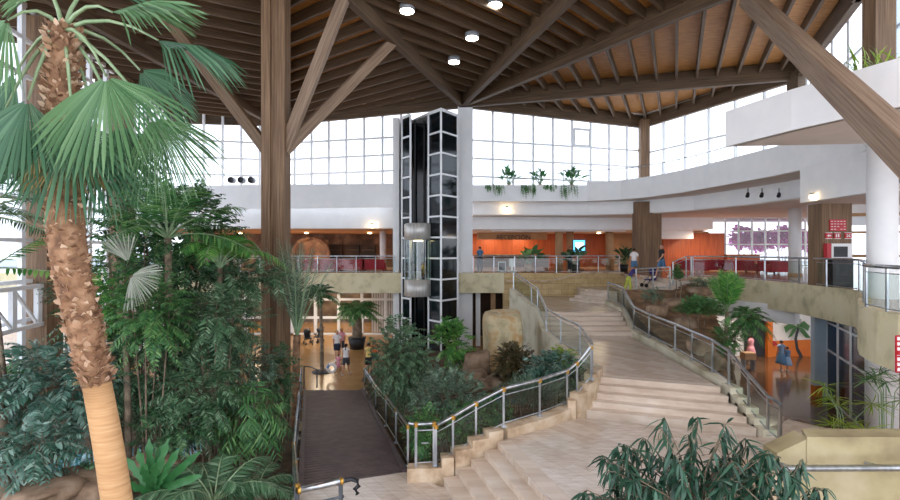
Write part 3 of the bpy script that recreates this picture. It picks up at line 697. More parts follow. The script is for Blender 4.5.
obj('mid_rail', MB().tube([p-Vector((0, 0, .3)), q-Vector((0, 0, .3))], .025, 8), 'darksteel', t, True)
t = thing('gate', 'narrow barred railing gate on the stone kerb at the ramp end', 'gate', G(410, 466, 1.42))
p, q = G(416, 467, 1.42), G(434, 466, 1.42)
for v in (p, q): obj('post', MB().box((v.x, v.y, v.z+.5), (.06, .06, 1.0)), 'steel', t)
obj('bars', MB().tube([dz(p, .1), dz(q, .1)], .02, 6).tube([dz(p, .85), dz(q, .85)], .02, 6).tube([dz(p.lerp(q, .3), .55), dz(p.lerp(q, .7), .55)], .02, 6), 'steel', t, True)
obj('handrail', MB().tube([dz(G(409, 466, 1.42), 1.0), dz(p, 1.0), dz(q, 1.0)], .04, 10), 'steel', t, True)
for v in (p, q): obj('bracket', MB().lathe([(.055, 0), (.055, .1)], (v.x, v.y, v.z+.94), 10), 'brass', t)
railing('long curved steel and glass railing on the stone kerb beside the planted bed', [G(436, 466, 1.42), G(453, 456.5, 1.6), G(476, 442, 1.82), G(503.6, 427, 2.12), G(539.6, 416, 2.15), G(567, 405, 2.2), G(577, 397, 2.4), G(591, 380, 2.78)], .95, r=.045, brass=True)
railing('steel railing climbing the left edge of the middle stair landing', [G(592, 379, 2.8), Vector((4.42, 17.0, 2.92)), Vector((4.2, 19, 2.95)), Vector((4.2, 21.8, 2.95)), Vector((4.25, 24.3, 3.65)), Vector((4.2, 25.8, 3.72)), Vector((3.55, 28, 4.3))], 1.0)
railing('long steel and glass railing along the right edge of the staircase', [Vector((8.75, 27.7, 3.76)), Vector((8.55, 24.7, 3.68)), Vector((8.28, 22.5, 2.98)), Vector((8.16, 20.5, 2.92)), Vector((8.1, 18, 2.88)), Vector((7.87, 15, 2.84)), Vector((7.86, 14.1, 2.72)), Vector((7.82, 13.1, 2.28)), Vector((7.82, 12.3, 1.95)), Vector((7.8, 11.8, 1.92))], .95, [1, 1, 1, 1, 2, 1, 1, 1, 1], r=.045)
railing('straight steel railing on the left gallery edge, in front of the red cafe seats', [Vector((-25, 32.6, UF)), Vector((-3.6, 32.6, UF))], 1.1, [17])
railing('straight steel railing on the gallery edge in front of the reception', [Vector((1.5, 32.6, UF)), Vector((11.0, 32.5, UF+.02))], 1.1, [7])
railing('low steel railing across the top steps beside the rock garden', [Vector((9.3, 25.0, 4.45)), Vector((11.0, 25.0, 4.55))], 1.1, [2], glassy=False)
railing('steel railing sloping up to the gallery above the rock garden', [Vector((11.1, 24.9, 4.75)), Vector((12.7, 26.9, UF)), Vector((13.5, 28.0, UF))], 1.15, [1, 1])
railing('curved steel and glass railing on the stained gallery edge, right', [Vector((13.6, 28, UF)), Vector((14.8, 25.9, UF)), Vector((15.35, 22, UF)), Vector((15.05, 20, UF)), Vector((14.65, 17.9, UF)), Vector((12.6, 15.2, UF))], 1.15, [1, 2, 1, 1, 1], r=.04)
railing('nearest glass railing on the bulging gallery corner at the right edge', [Vector((11.6, 14.0, UF)), Vector((10.78, 12.95, UF)), Vector((10.4, 11.9, UF)), Vector((10.3, 11.3, UF)), Vector((10.6, 10, UF)), Vector((12, 8, UF))], 1.1, r=.05)
t = thing('railing', 'upper gallery wire railing in front of the clerestory windows', 'railing', (10, 34.2, 11.05))
tp = [(7.8, 34.4), (9.6, 34.6), (12.2, 33.4), (13.4, 31.6), (14.3, 29), (14.9, 26)]
obj('handrail', MB().tube([(x, y, 12.0) for x, y in tp], .03, 6), 'steel', t, True)
for x, y in tp+[(11, 34), (13.9, 30.3), (14.6, 27.5)]: obj('post', MB().box((x, y, 11.0), (.05, .05, 2.0)), 'steel', t)
t = thing('handrail', 'grey tubular handrail fixed along the near stone plinth, bottom right', 'railing', (6.2, 8.35, 2.9))
z = 2.94
obj('rail', MB().tube([(5.45, 8.2, z-.02), (12, 8.2, z)], .055, 12), 'steel', t, True)
for x in (5.6, 7.1, 8.6): obj('bracket', MB().tube([(x, 8.2, z), (x, 8.57, z-.08)], .025, 6), 'steel', t, True)
# ================================================================ glass lift
lt = thing('lift_tower', 'tall panoramic glass lift tower with white frames and dark panes', 'lift', (-1.0, 32, 0))
TOP = 14.95
def pane(a, b, zs, glassm='darkglass', fw=.12, both=True):
    fr = MB(); A, B = Vector((*a, 0)), Vector((*b, 0))
    for p in ((A, B) if both else (B,)): fr.bar((p.x, p.y, 0), (p.x, p.y, TOP), fw, fw)
    for z in zs: fr.bar((A.x, A.y, z), (B.x, B.y, z), fw*.9, fw*.9)
    o = obj('frame', fr, 'whitemetal', lt)
    obj('glazing', MB().add([(A.x, A.y, 0), (B.x, B.y, 0), (B.x, B.y, TOP), (A.x, A.y, TOP)], [(0, 1, 2, 3)]), glassm, o)
zs = [TOP-1.28*k for k in range(12)]
pl = lambda px_, Z: ((px_-450)/F*Z, Z)
pane(pl(402, 32.2), pl(410.5, 31.4), zs); pane(pl(428.5, 31.2), pl(441, 30.2), zs); pane(pl(441, 30.2), pl(457.5, 31.6), zs, both=False)
obj('shaft_back', MB().strip([pl(410.5, 31.4), pl(412, 33.3), pl(428, 33.3), pl(428.5, 31.2)], 0, TOP, .06), 'darkglass', lt)
obj('roof_cap', MB().prism([pl(402, 32.2), pl(410.5, 31.4), pl(412, 33), pl(428.5, 31.2), pl(441, 30.2), pl(457.5, 31.6), (.4, 33.5), (-3.0, 33.5)], TOP, TOP+.15), 'whitemetal', lt)
for px_ in (415, 424): x, y = pl(px_, 32.6); obj('guide_rail', MB().box((x, y, TOP/2), (.1, .1, TOP)), 'black', lt)
cx, cy = pl(418, 31.3)
lc = thing('lift_car', 'round steel and glass lift cabin hanging in the tower', 'lift', (cx, cy, 3.6))
R = .86
z1, z2, z3, z4 = [H-(y-250)/F*(31.3-.6) for y in (297, 280, 240, 223)]
obj('lower_drum', MB().lathe([(R*.9, z1), (R, z1+.06), (R, z2)], (cx, cy, 0), 32), 'drum', lc, True)
obj('upper_drum', MB().lathe([(R, z3), (R, z4-.06), (R*.9, z4)], (cx, cy, 0), 32), 'drum', lc, True)
g = MB(); n = 32
g.add([(cx+R*.97*math.cos(2*PI*j/n), cy+R*.97*math.sin(2*PI*j/n), z) for z in (z2, z3) for j in range(n)], [(j, (j+1) % n, n+(j+1) % n, n+j) for j in range(n)])
obj('cabin_glass', g, glass('cabin_glass', 'b8c8c4', .12), lc, True)
obj('grab_rail', MB().tube([(cx+R*.93*math.cos(a_), cy+R*.93*math.sin(a_), z2+.5) for a_ in [PI+PI*k/14 for k in range(15)]], .03, 6), 'steel', lc, True)
for k in range(5): a_ = PI+PI*(k+.5)/5; obj('mullion', MB().tube([(cx+R*.97*math.cos(a_), cy+R*.97*math.sin(a_), z) for z in (z2, z3)], .02, 6), 'steel', lc)
obj('cabin_lamp', MB().lathe([(.3, z3-.06), (.3, z3-.02)], (cx, cy, 0), 12), 'lampwarm', lc)
# ================================================================ lamps
def downlight(label, p, r, cylh, grp, mat='lamp'):
    t = thing('ceiling_light', label, 'lamp', p, grp)
    if cylh: obj('housing', MB().lathe([(r*1.05, p[2]), (r*1.05, p[2]+cylh)], (p[0], p[1], 0), 20), 'grey', t, True)
    obj('diffuser', MB().lathe([(r*.95, p[2]-.03), (r*.95, p[2]+.005)], (p[0], p[1], 0), 20), mat, t); return t
for (x, y, Z), la in zip(((407, 11, 20.5), (495, 5, 20.5), (472, 38, 22.8), (454, 62, 25.8)), ('round roof light nearest the slanting strut, left of the other three', 'round roof light closest to the big diagonal beam, highest', 'round roof light in the middle of the row of four', 'lowest and farthest of the four round roof lights')):
    downlight(la, W(x, y, Z), .3, .22, 'round lights under the timber roof')
def arealight(name, loc, size, power, col=(1, .82, .62), rot=(0, 0, 0), parent=None):
    l = bpy.data.lights.new(name, 'AREA'); l.shape = 'DISK'; l.size = size; l.energy = power*.22; l.color = col
    o = bpy.data.objects.new(name, l); C.objects.link(o); o.location = loc; o.rotation_euler = rot; return o
for i, (x, y, z, pw, s, la, col) in enumerate(((3.6, 44.6, 7.9, 150, 1.2, 'left ceiling spot over the reception wall', (1, .78, .56)), (6.4, 44.6, 7.9, 150, 1.2, 'ceiling spot above the right end of the reception sign', (1, .78, .56)), (12.5, 42, 7.9, 180, 1.2, 'ceiling spot behind the blue screen', (1, .75, .5)), (19.3, 37.2, 7.9, 300, 1.2, 'ceiling spot in front of the orange partition', (1, .8, .6)), (-11.5, 40, 7.85, 420, 1.4, 'warm cafe ceiling light beside the arch', (1, .78, .56)), (-6.5, 40.5, 7.85, 300, 1.4, 'warm cafe ceiling light near the slim white column', (1, .8, .6)), (-17, 40.5, 7.85, 300, 1.4, 'warm cafe ceiling light left of the tall timber column', (1, .78, .56)))):
    downlight(la, Vector((x, y, z+.02)), .16, 0, 'small ceiling spots on the upper floor', 'lampwarm'); arealight('spot_light', (x, y, z-.06), s, pw, col)
for i, (x, y, z, pw, s, la, col) in enumerate(((-9.5, 42, 3.85, 320, 1.2, 'warm shop ceiling light behind the small palms', (1, .78, .56)), (-16, 42, 3.85, 260, 1.2, 'warm shop ceiling light behind the left shrubs', (1, .78, .56)), (-9, 35.5, 3.85, 300, 1.5, 'ceiling light over the shop entrance', (1, .85, .65)), (17.5, 27.5, 3.85, 300, 1.5, 'lobby ceiling light before the flamingo mural', (1, .88, .72)), (16.4, 20.0, 3.85, 160, 1.0, 'added lobby light brightening the pale blue pillar', (1, .88, .72)))):  # last one is an added lamp, hidden by the fascia, to brighten the pillar
    downlight(la, Vector((x, y, z+.04)), .18, 0, 'small ceiling lights on the ground floor', 'lampwarm'); arealight('spot_light', (x, y, z-.04), s, pw, col)
def walllamp(label, p, r=.13):
    t = thing('wall_lamp', label, 'lamp', p)
    obj('bulb', MB().blob(p, (r, r, r), 1, 0, 12, 8), 'lampwarm', t, True); obj('holder', MB().lathe([(r*.7, p[2]+r*.7), (r*.9, p[2]+r*1.6)], (p[0], p[1], 0), 10), 'grey', t)
walllamp('bright wall lamp above the broad timber column', W(812, 197, 19.3), .1)
walllamp('small white wall lamp above the cafe opening', W(372, 226, 34.2), .12)
walllamp('lamp on the white beam over the reception', W(507, 209, 34.4), .13)
for px_, la in ((748, 'leftmost of three ceiling spotlights under the ring beam'), (762, 'middle one of three ceiling spotlights under the ring beam'), (779, 'biggest of three ceiling spotlights, nearest the timber column')):
    p = W(px_, 194.5, 24); t = thing('spotlight', la, 'lamp', p, 'spotlights under the ring beam')
    obj('bracket', MB().tube([p, dz(p, .3)], .02, 6), 'black', t); obj('head', MB().tube([dz(p, .05), p+Vector((-.12, -.15, -.1))], [.07, .09], 10), 'black', t, True)
for px_, la in ((231, 'left one of three round ports on the white band'), (241, 'second of three round ports on the white band'), (251, 'third round port on the white band, close to the timber column')):
    p = W(px_, 180, 34.16+(251-px_)*.0125); q_ = p.lerp(p, 0); t = thing('round_port', la, 'vent', p, 'round ports on the white band')
    obj('opening', MB().tube([p+Vector((0, .3, 0)), p+Vector((0, -.12, 0))], .17, 16), 'black', t, True); obj('ring', MB().tube([p+Vector((0, .3, 0)), p+Vector((0, -.08, 0))], .22, 16), 'grey', t, True)
# ================================================================ reception and gallery furniture
def text(body, loc, size, mat, name, parent=None, rot=(PI/2, 0, 0)):
    cu = bpy.data.curves.new(name, 'FONT'); cu.body = body; cu.size = size; cu.extrude = .015; cu.align_x = 'CENTER'; cu.align_y = 'CENTER'; cu.materials.append(M[mat])
    o = bpy.data.objects.new(name, cu); C.objects.link(o); o.location = loc; o.rotation_euler = rot; bpy.context.view_layer.update()
    me = bpy.data.meshes.new_from_object(o.evaluated_get(bpy.context.evaluated_depsgraph_get())); mw = o.matrix_world.copy(); bpy.data.objects.remove(o)
    me.transform(mw); me.materials.clear(); me.materials.append(M[mat]); return link(bpy.data.objects.new(name, me), parent)
t = thing('reception_sign', 'dark lettering RECEPCION on the tan fascia', 'sign', W(515, 237.5, 42.8))
text('RECEPCION', W(513.5, 237.6, 42.8), .55, 'darkint', 'lettering', t)
# reception desk
t = thing('reception_desk', 'long dark wooden desk in front of the orange reception wall', 'desk', (5, 44, UF))
obj('body', MB().box((5.4, 44.2, UF+.52), (6.5, .7, 1.04)), 'wood', t); obj('counter_top', MB().box((5.4, 44.1, UF+1.08), (6.8, .95, .08)), 'tan', t)
def screen(label, px_, py, Z, wd, ht, stand, frame='black', face='screen', name='display_screen', lean=0):
    p = W(px_, py, Z); t = thing(name, label, 'screen', (p.x, p.y, UF))
    fr = obj('casing', MB().box(p, (wd+.12, .1, ht+.12)), frame, t); obj('panel', MB().box((p.x, p.y-.055, p.z), (wd, .02, ht)), face, t)
    if stand: obj('stand', MB().box((p.x, p.y+.05, (UF+p.z)/2), (.14, .1, p.z-UF)).box((p.x, p.y, UF+.03), (.6, .5, .06)), frame, t)
    return t, p
t, p = screen('blue glowing advertising screen on a stand in the reception hall', 579, 246, 37, .85, .85, True)
obj('picture', MB().box((p.x, p.y-.07, p.z+.05), (.6, .01, .4)), 'screenw', t)
screen('white framed information board standing behind the reception railing', 502, 266.5, 34.5, .4, .55, True, 'white', 'black', 'information_board')
screen('small pale notice stand right of the white framed information board', 512, 262.5, 35, .28, .45, True, 'white', 'white', 'notice_stand')
# signs and machine on the broad timber column
cz = 20.33
def sign(label, x0, y0, x1, y1, mat, name='wall_sign', Z=cz):
    p, q = W(x0, y0, Z), W(x1, y1, Z); t = thing(name, label, 'sign', ((p.x+q.x)/2, Z, min(p.z, q.z)))
    obj('plate', MB().box(((p.x+q.x)/2, Z, (p.z+q.z)/2), (q.x-p.x, .05, p.z-q.z)), mat, t); return t, p, q
t, p, q = sign('red direction board with rows of white writing', 829.5, 219.5, 846, 231, 'redpaint')
mb = MB()
for r_ in range(4):
    for k in range(5):
        if rnd.random() < .8: mb.box((p.x+(.12+.19*k)*(q.x-p.x), cz-.03, p.z+(q.z-p.z)*(.16+.23*r_)), (.075, .01, .022))
obj('writing', mb, 'white', t)
for x, sy, la in ((828.5, 0, 'small red square sign with a white arrow, left of three'), (837, 1, 'small red square sign with white bars, middle of three'), (848, 2, 'small red square sign with a white cross, right of three')):
    t, p, q = sign(la, x-3.2, 232.8, x+3.2, 238.6, 'redpaint'); c_ = (p+q)/2
    obj('border', MB().box((c_.x, cz-.005, p.z), (.27, .055, .02)).box((c_.x, cz-.005, q.z), (.27, .055, .02)), 'white', t)
    m_ = MB()
    if sy == 0: m_.add([(c_.x-.08, cz-.032, c_.z), (c_.x, cz-.032, c_.z-.06), (c_.x, cz-.032, c_.z+.06)], [(0, 1, 2)]).box((c_.x+.04, cz-.03, c_.z), (.08, .01, .04))
    elif sy == 1: m_.box((c_.x-.05, cz-.03, c_.z), (.035, .01, .13)).box((c_.x+.04, cz-.03, c_.z), (.06, .01, .13))
    else: m_.bar((c_.x-.07, cz-.03, c_.z-.05), (c_.x+.07, cz-.03, c_.z+.05), .012, .035).bar((c_.x-.07, cz-.03, c_.z+.05), (c_.x+.07, cz-.03, c_.z-.05), .012, .035)
    obj('symbol', m_, 'white', t)
t = thing('screen_machine', 'white machine with a dark screen on the broad timber column', 'machine', W(841, 262, 20.2))
p, q = W(830, 243.5, 20.2), W(850.5, 258, 20.2)
obj('body', MB().box(((p.x+q.x)/2, 20.22, (p.z+q.z)/2), (q.x-p.x, .22, p.z-q.z)), 'white', t)
p2, q2 = W(834, 246.5, 20.1), W(847.5, 257, 20.1); obj('display', MB().box(((p2.x+q2.x)/2, 20.1, (p2.z+q2.z)/2), (q2.x-p2.x, .03, p2.z-q2.z)), 'black', t)
obj('side_panel', MB().box((p.x-.09, 20.22, (p.z+q.z)/2), (.16, .2, p.z-q.z)), 'redpaint', t)
obj('base_cabinet', MB().box(((p.x+q.x)/2, 20.2, (q.z+UF)/2), (q.x-p.x, .3, q.z-UF)), 'black', t)
def flowerpot(label, p, r, h, potmat, leafm, hl, n=26, name='potted_plant', lw=.16, grp=None):
    SEED[0] += 1; rs = np.random.RandomState(SEED[0]); t = thing(name, label, 'plant', p, grp)
    obj('pot', MB().lathe([(r*.75, p[2]), (r, p[2]+h), (r*.9, p[2]+h), (r*.85, p[2]+h*.9)], (p[0], p[1], 0), 16), potmat, t, True)
    d = nz(np.stack([rs.normal(0, .5, n), rs.normal(0, .5, n), np.abs(rs.normal(.9, .3, n))], 1)); P = np.tile(np.array([p[0], p[1], p[2]+h*.9]), (n, 1))
    Ls = hl*rs.uniform(.6, 1.1, n); st = rachis(P, d, Ls*.75, .12, .012, 5); tip = P+d*(Ls*.68)[:, None]
    out = nz(d+np.stack([rs.normal(0, .5, n), rs.normal(0, .5, n), rs.normal(0, .2, n)], 1))
    npmesh('foliage', *leaves(tip, out, np.tile([0, -.4, 1.0], (n, 1))+rs.normal(0, .3, (n, 3)), Ls*.5, Ls*lw*1.8, .3), leafm, t)
    npmesh('stem', *st, 'petiole', t); return t
for px_, la in ((509, 'leafy green plant on the white planter, nearest the lift'), (540, 'middle green plant of three on the white planter'), (571, 'green plant on the white planter, right of the other two')):
    p = W(px_, 186.5, 33.9); flowerpot(la, (p.x, 33.9, 10.8), .2, .12, 'tan', 'fern', 1.2, 60, lw=.085, grp='plants on the white planter')
rs = np.random.RandomState(5)
for px_, n_, ln, la in ((489, 9, .5, 'wispy trailing vine at the lift end of the white planter'), (499, 14, .8, 'trailing vine below the first planter plant'), (522, 12, .8, 'trailing vine between the first two planter plants'), (531, 14, 1.0, 'longest trailing vine, under the middle planter plant'), (549, 9, .5, 'short trailing vine right of the middle planter plant'), (565, 14, 1.0, 'trailing vine under the right planter plant'), (574, 6, .9, 'thin trailing vine at the right end of the white planter')):
    p = W(px_, 186.5, 33.4); t = thing('trailing_vine', la, 'plant', (p.x, 33.42, 10.85), 'vines hanging from the white planter')
    P = np.stack([p.x+rs.normal(0, .22, n_), np.full(n_, 33.42), np.full(n_, 10.9)], 1); D = np.stack([rs.normal(0, .1, n_), np.full(n_, -.12), np.full(n_, -1.0)], 1)
    Ls = ln*rs.uniform(.6, 1.1, n_); npmesh('foliage', *sprays(P, D, Ls, 9, .1, .05, 0, 60, .3, rs, 0, .2, .3), 'leafmid', t); npmesh('stem', *rachis(P, D, Ls, 0, .008, 4), 'petiole', t)
# sofas
def sofa(label, x, y, rz=0, wd=1.9, grp='red sofas on the upper floor'):
    t = thing('sofa', label, 'sofa', (0, 0, 0), grp)
    obj('seat', MB().box((0, .0, .3), (wd-.3, .7, .24)), 'red', t)
    bk = obj('backrest', MB().box((0, .38, .48), (wd, .2, .72)), 'red', t)
    for s_ in (-1, 1): obj('armrest', MB().box((s_*(wd/2-.1), .0, .34), (.2, .8, .5)), 'red', t); obj('foot', MB().box((s_*(wd/2-.15), -.3, .05), (.08, .08, .1)), 'black', t)
    for o in t.children:
        if o.name.startswith(('backrest', 'armrest', 'seat')): b_ = o.modifiers.new('bevel', 'BEVEL'); b_.width = .05; b_.segments = 3
    t.location = (x, y, UF); t.rotation_euler = (0, 0, rz); ORIG[t.name] = Vector(t.location); return t
for i, (px_, Z, rz, wd, la) in enumerate(((312, 35.5, PI, 2.0, 'red sofa behind the gallery railing, beside the tall timber column'), (333, 36.5, PI, 2.0, 'red sofa on the cafe gallery, second from the tall timber column'), (352, 35.5, PI, 2.0, 'red sofa on the cafe gallery, third from the tall timber column'), (374, 35.5, PI, 1.6, 'red sofa at the lift end of the cafe gallery'), (205, 35.5, PI, 2.0, 'red sofa on the cafe gallery seen through the shrubs'), (690, 33.5, PI, 2.2, 'red sofa nearest the man in black, before the orange partition'), (711, 34.5, PI, 2.0, 'red sofa in front of the orange partition, next to the hall entrance'), (736, 34, PI, 2.0, 'red sofa just left of the orange counter base'), (767, 33, PI-.3, 1.3, 'red sofa turned slightly, between the counter and white column'), (782, 31.5, PI, 1.9, 'red sofa immediately left of the white column'))):
    sofa(la, W(px_, 0, Z).x, Z, rz, wd)
t = thing('counter', 'low orange counter under the flowering window', 'counter', (W(741, 0, 40).x, 40, UF))
x = W(741, 0, 40).x; obj('body', MB().box((x, 40, UF+.55), (2.6, .7, 1.1)), 'orange', t); obj('counter_top', MB().box((x, 39.95, UF+1.13), (2.8, .85, .07)), 'tan', t)
# cafe arch and shelves
t = thing('arch', 'lit stone arch at the left end of the cafe', 'arch', (W(310, 0, 43).x, 43, UF))
x = W(311, 0, 43).x; ar = [(x+1.5*math.cos(PI*k/12), 43, UF+1.2+1.35*math.sin(PI*k/12)) for k in range(13)]
mb = MB().tube([(x+1.5, 43, UF)]+ar+[(x-1.5, 43, UF)], .16, 8); obj('surround', mb, 'cafe', t, True); obj('niche', MB().box((x, 43.4, UF+1.2), (2.8, .1, 2.4)), 'cafe', t)
for px_, la in ((335, 'dark bottle shelf on the cafe wall, left one'), (352, 'dark bottle shelf on the cafe wall, centre one'), (368, 'dark bottle shelf on the cafe wall, nearest the slim column')):
    x = W(px_, 0, 45.5).x; t = thing('shelf_unit', la, 'shelf', (x, 45.5, UF)); obj('cabinet', MB().box((x, 45.6, UF+1.0), (1.3, .35, 2.0)), 'darkint', t)
    for k in range(3): obj('shelf', MB().box((x, 45.35, UF+.5+.5*k), (1.2, .3, .04)), 'wood', t)
for px_, la in ((338, 'round cafe table close to the railing'), (365, 'round cafe table beside the slim white column')):
    x = W(px_, 0, 39).x; t = thing('cafe_table', la, 'table', (x, 39, UF)); obj('table_top', MB().lathe([(.5, UF+.72), (.5, UF+.76)], (x, 39, 0), 20), 'wood', t); obj('leg', MB().tube([(x, 39, UF), (x, 39, UF+.72)], .05, 8), 'black', t); obj('foot', MB().lathe([(.28, UF), (.28, UF+.03)], (x, 39, 0), 16), 'black', t)
# mural in the lobby: flamingo and palm on the white wall
t = thing('palm_mural', 'painted dark palm tree with green fronds on the lobby wall', 'mural', W(795, 358, 30.45))
zz = 30.44
def flat(pts, y=zz): return MB().add([(W(a, b, y).x, y, W(a, b, y).z) for a, b in pts]+[(W(a, b, y).x, y+.02, W(a, b, y).z) for a, b in pts], [tuple(range(len(pts))), tuple(range(len(pts), 2*len(pts)))[::-1]])
obj('trunk', flat([(797.5, 327), (799.5, 328), (797, 338), (798.5, 348), (803, 356), (800, 358), (796, 350), (794.5, 339)]), 'black', t)
for k, fp in enumerate(([(798, 327), (790, 323), (784, 327), (786, 333), (790, 329)], [(798, 327), (793, 329), (788, 338), (792, 336)], [(798, 327), (804, 321), (810, 326), (808, 331), (804, 328)], [(798, 327), (804, 329), (811, 338), (806, 338), (801, 332)], [(798, 327), (795, 320), (801, 319)])):
    obj('leaf', flat(fp, zz-.005*k), 'leafmid', t)
t = thing('flamingo_mural', 'painted red flamingo above the orange dado of the lobby wall', 'mural', W(772, 350, 30.45))
obj('body', flat([(767, 341), (770, 339), (776, 342), (778, 345), (773, 346), (769, 345)]), 'redpaint', t)
obj('neck', flat([(767, 341), (766, 338), (768, 336), (770, 337.5), (768.5, 338.5), (769.5, 341)]), 'redpaint', t)
# tagged stand and red board
t = thing('lobby_cart', 'pale box trolley beside the lobby door', 'cart', G(748, 370, .02)); p = G(748, 370, .02)
obj('box', MB().box((p.x, p.y, .8), (.6, .5, .35)), 'tan', t); obj('frame', MB().box((p.x-.25, p.y, .4), (.05, .4, .8)).box((p.x+.25, p.y, .4), (.05, .4, .8)), 'grey', t)
t = thing('red_frame', 'tall red lattice sign at the right edge below the gallery', 'sign', W(900, 372, 12.3))
p, q = W(896, 336, 11.0), W(908, 372, 11.0); mb = MB()
for x in (p.x, q.x): mb.box((x, 11.0, (p.z+q.z)/2), (.03, .03, p.z-q.z))
for k in range(8): mb.box(((p.x+q.x)/2, 11.0, q.z+(p.z-q.z)*k/7), (q.x-p.x, .03, .03))
obj('lattice', mb, 'redpaint', t); obj('board', MB().box(((p.x+q.x)/2, 11.03, (p.z+q.z)/2), (q.x-p.x, .02, p.z-q.z)), 'white', t); obj('emblem', MB().box(((p.x+q.x)/2-.02, 10.98, (p.z+q.z)/2+.03), (.2, .02, .09)), 'redpaint', t)
t = thing('vertical_blind', 'pale vertical blind in the shop window nearest the lift', 'blind', W(383, 0, 39.2))
for k in range(9):
    x = W(372.5+k*2.4, 0, 39.2).x; obj('slat', MB().box((x, 39.2, 1.9), (.14, .03, 3.7)), 'soffit', t)
# buggies
def buggy(label, p, col, rz=0, s=1):
    t = thing('stroller', label, 'stroller', (0, 0, 0))
    for sx in (-.22, .22):
        obj('frame_side', MB().tube([(sx, -.35, .12), (sx, .05, .55), (sx, .45, 1.0)], .018, 6).tube([(sx, .3, .12), (sx, 0, .5)], .018, 6), 'darksteel', t, True)
        for sy in (-.35, .3): obj('wheel', MB().tube([(sx-.03, sy, .1), (sx+.03, sy, .1)], .1, 12), 'black', t)
    obj('handle', MB().tube([(-.22, .45, 1.0), (.22, .45, 1.0)], .022, 6), 'black', t)
    obj('seat', MB().box((0, .0, .4), (.4, .45, .06)).bar((0, .2, .42), (0, .38, .85), .4, .06), col, t)
    obj('hood', MB().blob((0, .22, .85), (.24, .26, .2), 3, 0), col, t, True)
    t.location = p; t.rotation_euler = (0, 0, rz); ORIG[t.name] = Vector(p)
buggy('dark folded buggy parked by the shop windows', (W(308, 0, 34.5).x, 34.5, 0), 'black', .5)
buggy('dark buggy next to the grey sunshade, by the shop front', (W(318, 0, 35.2).x, 35.2, 0), 'dgrey', -.4)
buggy('dark purple stroller being pushed up the top steps', (W(634, 0, 27.3).x+.75, 27.0, 4.5), 'purple', -1.4)
